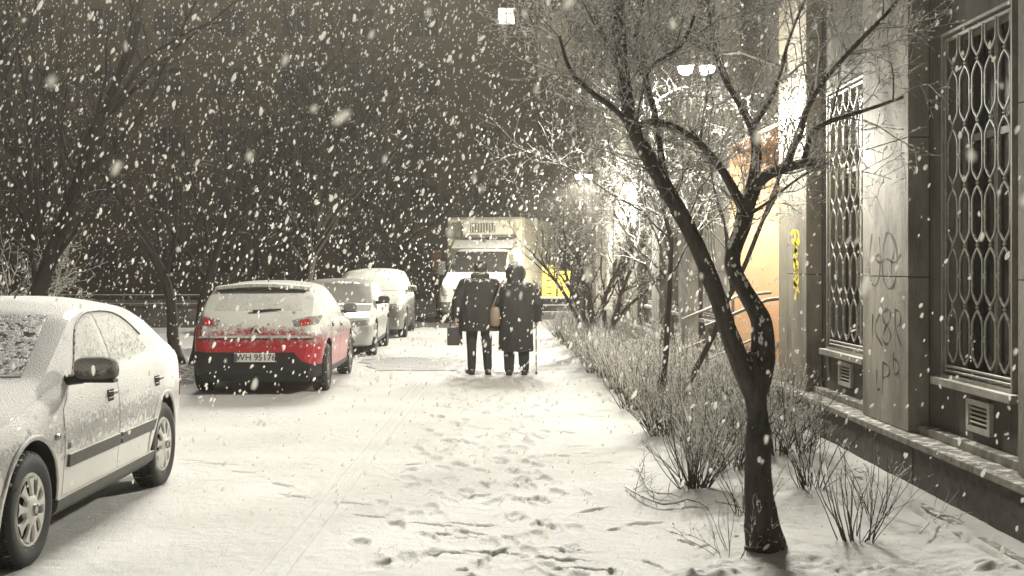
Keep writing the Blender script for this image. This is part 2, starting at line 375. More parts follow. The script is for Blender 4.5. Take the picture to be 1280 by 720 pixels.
def snow_mat():
    m = bpy.data.materials.new('fresh_snow'); m.use_nodes = True
    nt = m.node_tree; bs = nt.nodes['Principled BSDF']; L = nt.links
    bs.inputs['Roughness'].default_value = 0.85; bs.inputs['Specular IOR Level'].default_value = 0.25
    tc = N(nt, 'ShaderNodeTexCoord')
    n1 = N(nt, 'ShaderNodeTexNoise'); n1.inputs['Scale'].default_value = 0.9; n1.inputs['Detail'].default_value = 7
    L.new(tc.outputs['Object'], n1.inputs['Vector'])
    rp = N(nt, 'ShaderNodeValToRGB'); rp.color_ramp.elements[0].position = .3; rp.color_ramp.elements[1].position = .7
    rp.color_ramp.elements[0].color = (.70, .69, .655, 1); rp.color_ramp.elements[1].color = (.84, .832, .80, 1)
    L.new(n1.outputs['Fac'], rp.inputs[0]); L.new(rp.outputs[0], bs.inputs['Base Color'])
    n2 = N(nt, 'ShaderNodeTexNoise'); n2.inputs['Scale'].default_value = 75; n2.inputs['Detail'].default_value = 5; n2.inputs['Roughness'].default_value = .75
    n3 = N(nt, 'ShaderNodeTexNoise'); n3.inputs['Scale'].default_value = 11; n3.inputs['Detail'].default_value = 4
    L.new(tc.outputs['Object'], n2.inputs['Vector']); L.new(tc.outputs['Object'], n3.inputs['Vector'])
    b1 = N(nt, 'ShaderNodeBump'); b1.inputs['Strength'].default_value = 1.0; b1.inputs['Distance'].default_value = .022
    b2 = N(nt, 'ShaderNodeBump'); b2.inputs['Strength'].default_value = .6; b2.inputs['Distance'].default_value = .03
    L.new(n2.outputs['Fac'], b1.inputs['Height']); L.new(n3.outputs['Fac'], b2.inputs['Height'])
    L.new(b2.outputs[0], b1.inputs['Normal']); L.new(b1.outputs[0], bs.inputs['Normal'])
    return m
M['snow'] = snow_mat()

def flake_mat():
    m = bpy.data.materials.new('falling_snow'); m.use_nodes = True
    nt = m.node_tree; nt.nodes.clear(); L = nt.links
    d = N(nt, 'ShaderNodeBsdfDiffuse'); t = N(nt, 'ShaderNodeBsdfTranslucent'); tc = N(nt, 'ShaderNodeTexCoord')
    no = N(nt, 'ShaderNodeTexNoise'); no.inputs['Scale'].default_value = 60; L.new(tc.outputs['Object'], no.inputs['Vector'])
    rp = N(nt, 'ShaderNodeValToRGB'); rp.color_ramp.elements[0].color = (.86, .85, .80, 1); rp.color_ramp.elements[1].color = (.95, .94, .90, 1)
    L.new(no.outputs['Fac'], rp.inputs[0]); L.new(rp.outputs[0], d.inputs[0]); L.new(rp.outputs[0], t.inputs[0])
    mx = N(nt, 'ShaderNodeMixShader'); mx.inputs[0].default_value = .7
    o = N(nt, 'ShaderNodeOutputMaterial'); L.new(d.outputs[0], mx.inputs[1]); L.new(t.outputs[0], mx.inputs[2]); L.new(mx.outputs[0], o.inputs[0])
    return m
M['flake'] = flake_mat()

# ------------------------------------------------------------------ ground (snow with tracks, footprints, clumps)
def axis(parts):
    a = []
    for x0, x1, n in parts: a += list(np.linspace(x0, x1, n, endpoint=False))
    a.append(parts[-1][1]); return np.array(a)
xs = axis([(-300, -40, 12), (-40, -8, 40), (-8, -2.6, 70), (-2.6, 3.25, 530), (3.25, 8, 12), (8, 300, 14)])
yy = [-60, -30, -10, 0, 3, 5, 5.8]; y = 6.0
while y < 24: yy.append(y); y += 0.013 * (y / 6) ** 1.55
while y < 80: yy.append(y); y += 0.4
ys = np.array(yy + [90, 120, 180, 300, 600])
GX, GY = np.meshgrid(xs, ys)
H = (fbm(GX * 0.5, GY * 0.5, 3) - 0.5) * 0.03 + (fbm(GX * 5, GY * 5, 9) - .5) * 0.012
near = np.clip((24 - GY) / 6, 0, 1) * (GX > -2.6) * (GX < 3.2)
H += near * (fbm(GX * 22, GY * 22, 21, 3) - 0.5) * 0.008
# narrow double wheel track
for off in (0, 0.145):
    xc = -1.235 + (GY - 6.63) * 0.0236 + off + (fbm(GY * 0.35, GY * 0 + 2.2, 71) - .5) * 0.05
    d = (GX - xc)
    H += np.where((GY > 5) & (GY < 19), -0.024 * np.exp(-(d / 0.013) ** 2) * (.5 + fbm(GX * 9, GY * 9, 19)) + 0.0016 * np.exp(-((np.abs(d) - .028) / .012) ** 2), 0)
xc = -1.235 + (GY - 6.63) * 0.0236 + 0.0725
H += np.where((GY > 5) & (GY < 19), -0.003 * np.exp(-((GX - xc) / 0.06) ** 4), 0)
# wide faint tyre ruts further right
for off in (-0.1, 1.35):
    d = GX - (off + (fbm(GY * .2, GY * 0 + 8.1, 77) - .5) * .3)
    H += np.where(GY > 5, -0.006 * np.exp(-(d / .09) ** 4), 0)
def stamp(x, y, ang, l=0.28, w_=0.10, dep=0.022, rim=0.012):
    global H
    m = (np.abs(xs - x) < .35); n = (np.abs(ys - y) < .35)
    if not m.any() or not n.any(): return
    sx = slice(np.where(m)[0][0], np.where(m)[0][-1] + 1); sy = slice(np.where(n)[0][0], np.where(n)[0][-1] + 1)
    X = GX[sy, sx] - x; Y = GY[sy, sx] - y
    c, s = math.cos(ang), math.sin(ang)
    u = X * c + Y * s; v = -X * s + Y * c       # v along the foot
    wob = (fbm(GX[sy, sx] * 18, GY[sy, sx] * 18, 5, 3) - .5) * .55
    q = np.sqrt((u / (w_ / 2)) ** 2 + (v / (l / 2)) ** 2) + wob
    H[sy, sx] += -dep / (1 + np.exp((q - 1) * 9)) + rim * np.exp(-((q - 1.35) / .25) ** 2) * (0.4 + wob)
pr = np.random.RandomState(3)
for track in range(13):                                 # people who walked up and down the path
    x = pr.uniform(-0.75, 0.85); yv = pr.uniform(6, 7); sl_ = pr.uniform(-.025, .025); side = 1
    dep = pr.uniform(.010, .026)
    while yv < 22:
        if pr.rand() < .82: stamp(x + side * .09 + pr.normal() * .03, yv + pr.normal() * .04, pr.normal() * .2, pr.uniform(.24, .31), pr.uniform(.085, .115), dep * pr.uniform(.6, 1.3), .010)
        side = -side; yv += pr.uniform(.55, .72); x += sl_ + pr.normal() * .02
for k in range(70):
    stamp(pr.uniform(-.7, 1.3), 6 + 14 * pr.rand() ** 1.3, pr.uniform(0, 3.1), pr.uniform(.06, .3), pr.uniform(.03, .07), pr.uniform(.012, .03), .016)
for (px, py, a, l) in ((240, 576, 1.2, .3), (275, 580, 1.35, .36), (302, 590, 1.1, .22), (352, 606, .8, .3), (368, 620, 1.0, .26), (440, 629, 1.1, .3), (470, 645, 1.2, .34), (540, 655, 1.1, .3), (565, 668, 1.15, .3),
                     (590, 655, 1.2, .34), (620, 690, 1.3, .4), (690, 697, 1.25, .42), (730, 710, 1.3, .34), (560, 690, 1.3, .25)):
    Y_ = 1550 * 1.65 / (py - 332); stamp((px - 610) / 1550 * Y_, Y_, a, l, .045, .020, .012)
# planting bed: soft mounds, ploughed clumps at its near end, slit by the wall
bed = np.clip((GX - 1.15) / .35, 0, 1) * (GX < 3.0) * (GY < 45)
H += bed * (0.035 + (fbm(GX * 2.2, GY * 2.2, 41) - .5) * .09)
lump = np.clip(fbm(GX * 6.5, GY * 7, 55, 2) - .33, 0, 1) ** .8 * .09 + (fbm(GX * 16, GY * 16, 57, 3) - .45) * .06
rid = np.exp(-((GY - 6.62 - .05 * np.sin(GX * 5)) / .20) ** 2) * np.clip((GX - .85) / .25, 0, 1) * np.clip((2.95 - GX) / .12, 0, 1)
H += rid * (.018 + lump)
slit = np.exp(-((GX - (2.86 + .035 * fbm(GY * 3, GY * 0, 4))) / .022) ** 2) * (GY < 9.6)
H -= slit * .07 * np.clip(fbm(GY * 6, GX * 0 + 3, 31) * 3 - .6, 0, 1)
tr = np.sqrt((GX - 1.60) ** 2 + (GY - 7.1) ** 2); H += .02 * np.exp(-(tr / .4) ** 2)
H *= np.clip((60 - GY) / 20, 0, 1)
nx, ny = len(xs), len(ys)
idx = np.arange(nx * ny).reshape(ny, nx)
F = np.stack([idx[:-1, :-1], idx[:-1, 1:], idx[1:, 1:], idx[1:, :-1]], -1).reshape(-1, 4)
me = np_mesh('ground', np.stack([GX, GY, H], -1), F)
me.materials.append(M['snow']); ground = link(bpy.data.objects.new('ground', me)); ground['kind'] = 'structure'
ground['label'] = 'snow-covered street and verge with footprints and tracks'
def hgt(x, y):
    i = np.clip(np.searchsorted(xs, x), 0, nx - 1); j = np.clip(np.searchsorted(ys, y), 0, ny - 1); return float(H[j, i])

# slushy melted bands across the street
def patch_sheet(name, pts, z, mat, label):
    """thin sheet of slush laid 6 mm over the snow surface, ragged outline"""
    A = np.array(pts); x0, y0 = A.min(0) - .3; x1, y1 = A.max(0) + .3
    gx = xs[(xs > x0) & (xs < x1)]; gx = gx[::4] if len(gx) > 200 else gx; gy = ys[(ys > y0) & (ys < y1)]
    X, Y = np.meshgrid(gx, gy); XX = X + (fbm(X * 1.5, Y * 1.5, 12) - .5) * .9; YY = Y + (fbm(X * 1.3, Y * 1.3, 13) - .5) * 1.3
    ins = np.zeros(X.shape, bool)
    for (ax, ay), (bx, by) in zip(pts, pts[1:] + pts[:1]):
        c = ((ay > YY) != (by > YY)); ins ^= c & (XX < (bx - ax) * (YY - ay) / (by - ay + 1e-12) + ax)
    ii = np.searchsorted(xs, gx); jj = np.searchsorted(ys, gy); Z = H[np.ix_(jj, ii)]
    k = np.arange(X.size).reshape(X.shape); F = np.stack([k[:-1, :-1], k[:-1, 1:], k[1:, 1:], k[1:, :-1]], -1); ok = ins[:-1, :-1] & ins[1:, 1:] & ins[:-1, 1:] & ins[1:, :-1]
    F = F[ok]; used = np.unique(F); mp = np.zeros(X.size, int); mp[used] = np.arange(len(used))
    V = np.stack([X, Y, Z + .008], -1).reshape(-1, 3)[used]
    me = np_mesh(name, V, mp[F]); me.materials.append(mat); o = link(bpy.data.objects.new(name, me))
    o['kind'] = 'structure'; o['label'] = label; return o
patch_sheet('slush_patch', [(-1.9, 19.4), (-0.6, 19.6), (.62, 19.0), (.75, 20.3), (-.2, 21.2), (-1.3, 22.6), (-2.2, 21.8)], .036, M['slush'], 'melted grey slush band across the street before the couple')
patch_sheet('wet_patch', [(-7, 32.6), (-1.3, 32.8), (.9, 33.4), (1.0, 38), (-2, 39.8), (-7, 39.5)], .036, M['slush'], 'melted wet band across the street by the truck')
patch_sheet('dark_verge', [(-8.2, 16.8), (-4.2, 15.8), (-4.1, 20.3), (-4.6, 20.6), (-8, 20.5)], .036, M['dark_ground'], 'dark ground beside the red car')  # dark mottled sheet laid over the snow left of the red car

# kerb edging along the slit near the wall
mb = MB(); mb.box(2.93, 2.99, 6.0, 9.9, -.06, .022, bev=.006); o = mb.build('kerb', M['ledge']); o['kind'] = 'structure'; o['label'] = 'thin stone edging between bed and wall'

# ------------------------------------------------------------------ the stone building on the right
bld = thing('stone_building', 'grey stone building with tall grilled windows along the right of the street', 'building', (3.3, 10, 0))
def B(mb, name, mat, parent=bld, smooth=False):
    o = mb.build(name, mat, parent, smooth); return o
def lb(mb, x0, x1, y0, y1, z0, z1, **k): mb.box(x0 - 3.3, x1 - 3.3, y0 - 10, y1 - 10, z0, z1, **k)
TOP = 9.5
pil = [(3.9, 4.9), (6.7, 7.72), (9.74, 10.92), (12.86, 13.70)]
pil_far = [(17.0, 18.0), (20.4, 21.5), (23.9, 25.0), (27.4, 28.5), (30.9, 32.0), (34.4, 35.5), (37.9, 39.0), (41.4, 42.6)]
mb = MB()                                               # back wall with real window openings
def wallpiece(y0, y1, z0, z1): lb(mb, 3.47, 4.6, y0, y1, z0, z1)
wins = [(5.1 + .0, 6.4), (8.13, 9.40), (11.30, 12.60), (18.5, 19.9), (22.0, 23.4), (25.5, 26.9), (29.0, 30.4), (32.5, 33.9), (36.0, 37.4), (39.5, 40.9)]
WZ0, WZ1 = .81, 3.40
prev = 2.0
for a, b in wins:
    if a > 14 and prev < 14:
        wallpiece(prev, 14.2, -.1, TOP); prev = 17.0
        lb(mb, 4.3, 4.6, 14.2, 17.0, -.1, TOP); lb(mb, 3.47, 4.3, 14.2, 17.0, 3.3, TOP)
    wallpiece(prev, a, -.1, TOP); wallpiece(a, b, -.1, WZ0)
    wallpiece(a, b, WZ1, TOP)
    prev = b
wallpiece(prev, 44, -.1, TOP)
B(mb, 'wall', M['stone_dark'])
for k, (a, b) in enumerate(pil + pil_far):
    mb = MB()
    z = .34
    hs_ = [1.22, 1.10, 1.35, 1.2, 1.2, 1.2, 1.9]
    lb(mb, 3.315, 3.468, a + .004, b - .004, .34, TOP - .02, mi=1)
    for hh in hs_:
        z1 = min(z + hh, TOP); lb(mb, 3.30, 3.464, a, b, z + .004, z1 - .004, bev=.004); z = z1
        if z >= TOP: break
    p = B(mb, 'pilaster', [M['stone'], M['joint']])
    if k == 2: P1 = p
    if k == 3: P2 = p
# jamb of the entrance and the deep peach recess
mb = MB(); lb(mb, 3.33, 3.468, 13.74, 14.20, .34, 4.6, bev=.006); lb(mb, 3.34, 3.468, 13.70, 13.74, .34, 4.6); B(mb, 'door_jamb', M['cream'])
mb = MB(); lb(mb, 3.31, 4.29, 16.96, 16.998, .0, 3.29); lb(mb, 4.26, 4.298, 14.2, 16.95, 0, 3.29); lb(mb, 3.47, 4.25, 14.202, 14.23, 0, 3.29); lb(mb, 3.31, 4.25, 14.24, 16.95, 3.25, 3.29)
B(mb, 'entrance_recess', M['peach'])
mb = MB(); lb(mb, 3.2, 4.25, 14.3, 16.9, -.05, .17); lb(mb, 3.5, 4.25, 14.3, 16.9, .17, .34); B(mb, 'step', M['ledge'])
dr = MB(); lb(dr, 4.2, 4.255, 15.0, 16.2, .34, 2.5, bev=.01); dr = B(dr, 'door', M['trim'])
hb = MB(); hb.tube([(.87, 5.15, 1.3), (.84, 5.15, 1.3), (.84, 5.15, 1.5), (.87, 5.15, 1.5)], .012); B(hb, 'handle', M['chrome'], dr)
for yv in (14.45, 16.2):
    mb = MB(); c = yv - 10
    mb.tube([(-.75, c, 0), (-.75, c, .95), (-.05, c, 1.25), (.4, c, 1.3)], .022, 8); mb.tube([(-.1, c, .1), (-.1, c, 1.2)], .02, 8)
    mb.tube([(-.75, c, .55), (-.08, c, .85)], .014, 6)
    B(mb, 'handrail', M['rail'], smooth=True)
# plinth and its ledge
for y0, y1 in ((2.0, 14.25), (17.0, 44)): 
    mb = MB(); n = int((y1 - y0) / 1.15)
    for k in range(n):
        a = y0 + (y1 - y0) * k / n; b = y0 + (y1 - y0) * (k + 1) / n - .006
        lb(mb, 3.20 + .004 * (k % 2), 3.468, a, b, -.12, .285, bev=.005)
    B(mb, 'plinth', M['plinth'])
for y0, y1 in ((2.0, 14.25), (17.0, 44)):
    mb = MB(); n = int((y1 - y0) / 1.9)
    for k in range(n):
        a = y0 + (y1 - y0) * k / n; b = y0 + (y1 - y0) * (k + 1) / n - .005
        lb(mb, 3.175, 3.468, a, b, .287, .338, bev=.008)
    B(mb, 'ledge', M['ledge'])
allp = pil + pil_far
for (a, b), (c, d) in zip(allp[:-1], allp[1:]):
    if b < 14 < c: continue
    mb = MB(); lb(mb, 3.37, 3.466, b + .004, c - .004, .339, .40, bev=.008)
    B(mb, 'base_course', M['ledge'])
mb = MB(); lb(mb, 3.05, 4.6, 2, 44, TOP, TOP + .3, bev=.03); lb(mb, 2.85, 4.6, 2, 44, TOP + .302, TOP + .5, bev=.03); B(mb, 'cornice', M['ledge'])

# windows: frame, dark pane, wrought grille of long links, sill
def octlink(cx, cz, w_, h_, r=.0085):
    k = .30 * w_ / .27; hw = w_ / 2; hh = h_ / 2; c = hw * .80; m = .018
    pts = [(0.5 * m, hh), (hw, hh - c), (hw, -hh + c), (.5 * m, -hh), (-.5 * m, -hh), (-hw, -hh + c), (-hw, hh - c), (-.5 * m, hh)]
    out = []
    for i in range(len(pts)):                             # round the corners
        p0 = Vector(pts[i - 1]); p1 = Vector(pts[i]); p2 = Vector(pts[(i + 1) % len(pts)])
        a = min((p1 - p0).length * .35, .035); b = min((p2 - p1).length * .35, .035)
        q0 = p1 + (p0 - p1).normalized() * a; q2 = p1 + (p2 - p1).normalized() * b
        out += [q0, (q0 + q2) / 4 + p1 / 2, q2]
    out.append(out[0])
    return [(cx + p.x, cz + p.y) for p in out]
def window(y0, y1, z0, z1):
    wd = thing_part('window', bld, ((0.17), (y0 + y1) / 2 - 10, z0))
    W = y1 - y0; Hh = z1 - z0
    fr = MB(); t = .05
    for (a, b, c, d) in ((-W / 2, -W / 2 + t, 0, Hh), (W / 2 - t, W / 2, 0, Hh), (-W / 2 + t, W / 2 - t, 0, t), (-W / 2 + t, W / 2 - t, Hh - t, Hh), (-.03, .03, t, Hh - t), (-W / 2 + t, -.03, Hh * .68, Hh * .68 + .05), (.03, W / 2 - t, Hh * .68, Hh * .68 + .05)):
        fr.box(.12, .17, a, b, c, d)
    for (a, b, c, d) in ((-W / 2, -W / 2 + .022, 0, Hh), (W / 2 - .022, W / 2, 0, Hh), (-W / 2 + .022, W / 2 - .022, Hh - .022, Hh), (-W / 2 + .022, W / 2 - .022, 0, .022)):
        fr.box(-.035, .11, a, b, c, d)
    fr.build('window_frame', M['frame'], wd)
    pn = MB(); pn.box(.145, .15, -W / 2 + t + .002, -.032, t + .002, Hh - t - .002); pn.box(.145, .15, .032, W / 2 - t - .002, t + .002, Hh - t - .002); pn.build('pane', M['glass_dark'], wd)
    g = MB(); cols = 5; lw = (W - .12) / cols; rows = 5.5; lh = (Hh - .16) / rows
    X = -.01; r = .0085
    ends = (-W / 2 + .04, W / 2 - .04)
    for yb in ends: g.tube([(X, yb, .05), (X, yb, Hh - .05)], .011, 6)
    for zb in (.05, .085, Hh - .05): g.tube([(X, ends[0], zb), (X, ends[1], zb)], .010, 6)
    for cidx in range(cols):
        cy = -W / 2 + .06 + lw * (cidx + .5)
        for rr in range(6):
            cz = .10 + lh * (rr + .5)
            pts = octlink(cy, cz, lw * .80, lh * .90)
            pts = [(X, a, min(max(b, .09), Hh - .06)) for a, b in pts]
            if cz < Hh: g.tube(pts, r, 6, caps=False)
            za = cz + lh * .45; zb = cz + lh * .55
            if zb < Hh - .07: 
                g.tube([(X, cy, za), (X, cy, zb)], r * 1.1, 6); g.tube([(X, cy - .018, (za + zb) / 2), (X, cy + .018, (za + zb) / 2)], r * .9, 6)
            if cidx < cols - 1 and cz < Hh - .1:             # little crossed collars where links meet sideways
                yk = cy + lw / 2; zk = cz
                for sgn in (-1, 1): g.tube([(X, yk - .03, zk - .03 * sgn), (X, yk + .03, zk + .03 * sgn)], r * .8, 5)
    g.build('grille', M['iron'], wd, True)
    s = MB(); s.box(-.09, .12, -W / 2 - .09, W / 2 + .09, -.062, -.004, bev=.008); s.build('sill', M['sill'], wd)
    return wd
def thing_part(name, parent, loc):
    o = bpy.data.objects.new(name, None); col.objects.link(o); o.parent = parent; o.location = loc; return o
w1 = window(wins[1][0], wins[1][1], WZ0, WZ1)
for a, b in wins[:1] + wins[2:]:
    c = copy_tree(w1, bld); c.location = (.17, (a + b) / 2 - 10, WZ0)
def vent(yc, zc, w_=.42, h_=.23):
    v = MB(); X = .17
    for (a, b, c, d) in ((-w_ / 2, -w_ / 2 + .045, -h_ / 2, h_ / 2), (w_ / 2 - .045, w_ / 2, -h_ / 2, h_ / 2), (-w_ / 2 + .045, w_ / 2 - .045, -h_ / 2, -h_ / 2 + .04), (-w_ / 2 + .045, w_ / 2 - .045, h_ / 2 - .04, h_ / 2)):
        v.box(-.03, 0, a, b, c, d)
    n = 4
    for k in range(n):
        z = -h_ / 2 + .05 + (h_ - .1) * (k + .5) / n
        Mx = Matrix.Translation((-.014, 0, z)) @ Matrix.Rotation(R(35), 4, 'Y')
        v.box(-.012, .012, -w_ / 2 + .045, w_ / 2 - .045, -.004, .004, M=Mx)
    v.box(-.004, -.001, -w_ / 2 + .045, w_ / 2 - .045, -h_ / 2 + .04, h_ / 2 - .04, mi=1)
    o = v.build('vent', [M['vent'], M['vent_dark']], bld); o.location = (X, yc - 10, zc); return o
vent(8.72, .585); vent(11.98, .60)
for a, b in wins[3:]:
    vent((a + b) / 2, .6)
# graffiti: ribbons a hair in front of the pilaster face
def ribbon(mb, pts, w_=.026, X=-.0022):
    P = []
    pts = [Vector((0, *p)) for p in pts]
    # smooth
    for _ in range(2):
        q = [pts[0]]
        for a, b in zip(pts[:-1], pts[1:]): q += [a.lerp(b, .25), a.lerp(b, .75)]
        q.append(pts[-1]); pts = q
    vs = []; fs = []
    for i, p in enumerate(pts):
        d = pts[min(i + 1, len(pts) - 1)] - pts[max(i - 1, 0)]; d.normalize(); n = Vector((0, -d.z, d.y))
        ww = w_ * (.6 + .4 * math.sin(i * .9)) / 2
        vs += [(X, p.y + n.y * ww, p.z + n.z * ww), (X, p.y - n.y * ww, p.z - n.z * ww)]
    for i in range(len(pts) - 1): fs.append((2 * i, 2 * i + 1, 2 * i + 3, 2 * i + 2))
    mb.add(vs, fs)
def gl(px, py):                                          # photo pixel -> (y, z) on the pilaster face plane x = 3.3
    Y = 1550 * 3.3 / (px - 610); return (Y - 10, 1.65 - (py - 332) / 1550 * Y)
g = MB()
strokes = [
 [(1090, 292), (1086, 330), (1089, 356), (1097, 358), (1101, 330), (1099, 296)],
 [(1108, 290), (1102, 320), (1104, 352), (1112, 364), (1121, 350), (1122, 312), (1114, 290), (1108, 292)],
 [(1099, 318), (1093, 322), (1100, 330), (1108, 322), (1118, 330), (1126, 318)],
 [(1114, 292), (1119, 310), (1113, 335), (1118, 360)],
 [(1091, 392), (1090, 436)], [(1101, 388), (1092, 412), (1103, 432)],
 [(1109, 386), (1103, 392), (1105, 404), (1112, 410), (1114, 424), (1108, 432), (1103, 424), (1106, 410), (1113, 400), (1113, 388), (1109, 386)],
 [(1119, 386), (1119, 432)], [(1119, 387), (1126, 390), (1126, 406), (1119, 410), (1127, 434)],
 [(1104, 452), (1103, 492)], [(1104, 453), (1112, 458), (1112, 470), (1104, 472)], [(1096, 462), (1096, 488), (1100, 486)],
 [(1117, 440), (1117, 470), (1124, 466), (1123, 452), (1117, 448)],
]
for s_ in strokes: ribbon(g, [gl(*p) for p in s_])
g.build('graffiti', M['graff'], bld)
g = MB()
for s_ in ([(989, 292), (996, 286), (1000, 296), (992, 310), (999, 318), (990, 330), (1000, 340), (991, 352), (998, 360), (993, 374)], [(994, 288), (995, 376)], [(1000, 300), (989, 322), (1001, 332), (989, 346), (1000, 366)], [(990, 300), (1000, 310), (990, 318), (1001, 348), (992, 360)]):
    ribbon(g, [gl(*p) for p in s_], .06, -.0024)
g.build('yellow_graffiti', M['graffy'], bld)

# ------------------------------------------------------------------ apartment block far behind
ap = thing('apartment_block', 'dark apartment block filling the night behind the street with one lit window', 'building', (0, 60, 0))
mb = MB(); mb.box(-60, 40, 0, 12, -1, 26); mb.build('wall', M['facade'], ap)
winm = None
def farwin(x, z, lit=False):
    global winm
    if winm is None or lit:
        f = MB(); 
        for (a, b, c, d) in ((-.75, -.66, -.75, .75), (.66, .75, -.75, .75), (-.66, .66, -.75, -.66), (-.66, .66, .66, .75), (-.04, .04, -.66, .66)): f.box(a, b, -.04, -.004, c, d)
        p = MB(); p.box(-.658, -.042, -.015, -.006, -.658, .658); p.box(.042, .658, -.015, -.006, -.658, .658)
        fo = f.build('window', M['far_frame'], ap); po = p.build('pane', M['lit'] if lit else M['far_glass'], fo)
        if not lit: winm = fo
        else: fo.scale = (.42 / .72, 1, .42 / .72)
        fo.location = (x, 0, z); return
    c = copy_tree(winm, ap); c.location = (x, 0, z)
for i in range(15):
    for j in range(6):
        x = -31 + i * 3.1; z = 2.0 + j * 2.85
        if -1.6 < x < 5.5 and z > 10: continue
        farwin(x, z)
farwin(.89, 13.72, True)
mb = MB(); mb.box(2.4, 4.5, -.06, -.004, 10.8, 13.9); mb.build('pale_panel', M['panel'], ap)
mb = MB(); mb.box(-60.3, 40.3, -.4, 12.4, 26, 26.4); mb.build('roof', M['facade'], ap)

# low wall with rail on the left
lw = thing('low_wall', 'low dark wall with a snowy top and a rail above it behind the trees on the left', 'wall', (-10, 33, 0))
mb = MB(); mb.box(-16, 7.6, 0, .3, -.1, .56); mb.build('wall', M['lowwall'], lw)
mb = MB(); mb.box(-16.05, 7.65, -.05, .35, .563, .64, bev=.02); mb.build('coping', M['lowwall'], lw)
mb = MB(); mb.tube([(-16, .15, .86), (7.6, .15, .86)], .022, 6)
for k in range(14): mb.tube([(-15.5 + k * 1.75, .15, .63), (-15.5 + k * 1.75, .15, .86)], .018, 6)
mb.build('rail', M['rail'], lw)

# ------------------------------------------------------------------ branches
def tubes_batch(P, Rd, sides):
    """P (n,m,3) polylines, Rd (n,m) radii -> verts, quads"""
    n, m, _ = P.shape
    T = np.empty_like(P); T[:, 1:-1] = P[:, 2:] - P[:, :-2]; T[:, 0] = P[:, 1] - P[:, 0]; T[:, -1] = P[:, -1] - P[:, -2]
    T /= np.linalg.norm(T, axis=2, keepdims=True) + 1e-9
    D = P[:, -1] - P[:, 0]; D /= np.linalg.norm(D, axis=1, keepdims=True) + 1e-9
    A = np.where(np.abs(D[:, 2:3]) < .9, np.array([[0, 0, 1.]]), np.array([[1., 0, 0]]))[:, None, :]
    U = np.cross(T, np.broadcast_to(A, T.shape)); U /= np.linalg.norm(U, axis=2, keepdims=True) + 1e-9
    W = np.cross(T, U)
    a = np.arange(sides) * 2 * np.pi / sides
    V = P[:, :, None, :] + Rd[:, :, None, None] * (U[:, :, None, :] * np.cos(a)[None, None, :, None] + W[:, :, None, :] * np.sin(a)[None, None, :, None])
    base = (np.arange(n)[:, None, None] * m + np.arange(m - 1)[None, :, None]) * sides
    k = np.arange(sides)[None, None, :]; k2 = (k + 1) % sides
    F = np.stack([base + k, base + k2, base + sides + k2, base + sides + k], -1).reshape(-1, 4)
    return V.reshape(-1, 3), F

def spawn(rg, P, Rd, per_m, l0, l1, up=.3, spread=.9, npts=6, wander=.18, t0=.15, rfac=.55, rmin=.0015, kmin=0, taper=.25, tiplen=True, rlen=.011):
    n, m, _ = P.shape
    L = np.linalg.norm(np.diff(P, axis=1), axis=2).sum(1)
    cnt = np.maximum(kmin, rg.poisson(np.maximum(L * per_m, 0.001)))
    src = np.repeat(np.arange(n), cnt); k = len(src)
    if k == 0: return None
    t = t0 + (1 - t0) * rg.rand(k); f = t * (m - 1); i = np.minimum(f.astype(int), m - 2); fr = (f - i)[:, None]
    p = P[src, i] * (1 - fr) + P[src, i + 1] * fr; r = Rd[src, i] * (1 - fr[:, 0]) + Rd[src, i + 1] * fr[:, 0]
    T = P[src, i + 1] - P[src, i]; T /= np.linalg.norm(T, axis=1, keepdims=True) + 1e-9
    rd = rg.normal(size=(k, 3)); rd -= (rd * T).sum(1, keepdims=True) * T; rd /= np.linalg.norm(rd, axis=1, keepdims=True)
    d = T * (1 - spread * .55) + rd * spread; d[:, 2] += up; d /= np.linalg.norm(d, axis=1, keepdims=True)
    ln = rg.uniform(l0, l1, k) * (1 - .45 * t if tiplen else 1)
    Q = np.empty((k, npts, 3)); Q[:, 0] = p; cur = d
    for j in range(1, npts):
        cur = cur + rg.normal(size=(k, 3)) * wander; cur[:, 2] += up * .15; cur /= np.linalg.norm(cur, axis=1, keepdims=True)
        Q[:, j] = Q[:, j - 1] + cur * (ln / (npts - 1))[:, None]
    r0 = np.maximum(np.minimum(r * rfac, ln * rlen + .001), rmin)
    RR = r0[:, None] * np.linspace(1, taper, npts)[None, :]; RR = np.maximum(RR, rmin * .6)
    return Q, RR

def resample(pts, rad, m=12):
    P = np.array([list(p) for p in pts], float); r = np.array(rad, float)
    for _ in range(2):                                    # Chaikin
        q = [P[0]]; s = [r[0]]
        for i in range(len(P) - 1):
            q += [P[i] * .75 + P[i + 1] * .25, P[i] * .25 + P[i + 1] * .75]; s += [r[i] * .75 + r[i + 1] * .25, r[i] * .25 + r[i + 1] * .75]
        q.append(P[-1]); s.append(r[-1]); P = np.array(q); r = np.array(s)
    d = np.concatenate([[0], np.cumsum(np.linalg.norm(np.diff(P, axis=0), axis=1))]); t = np.linspace(0, d[-1], m)
    return np.stack([np.interp(t, d, P[:, k]) for k in range(3)], 1), np.interp(t, d, r)

def join(parts):
    V = []; F = []; b = 0
    for v, f in parts: V.append(v); F.append(f + b); b += len(v)
    return np.concatenate(V), np.concatenate(F)

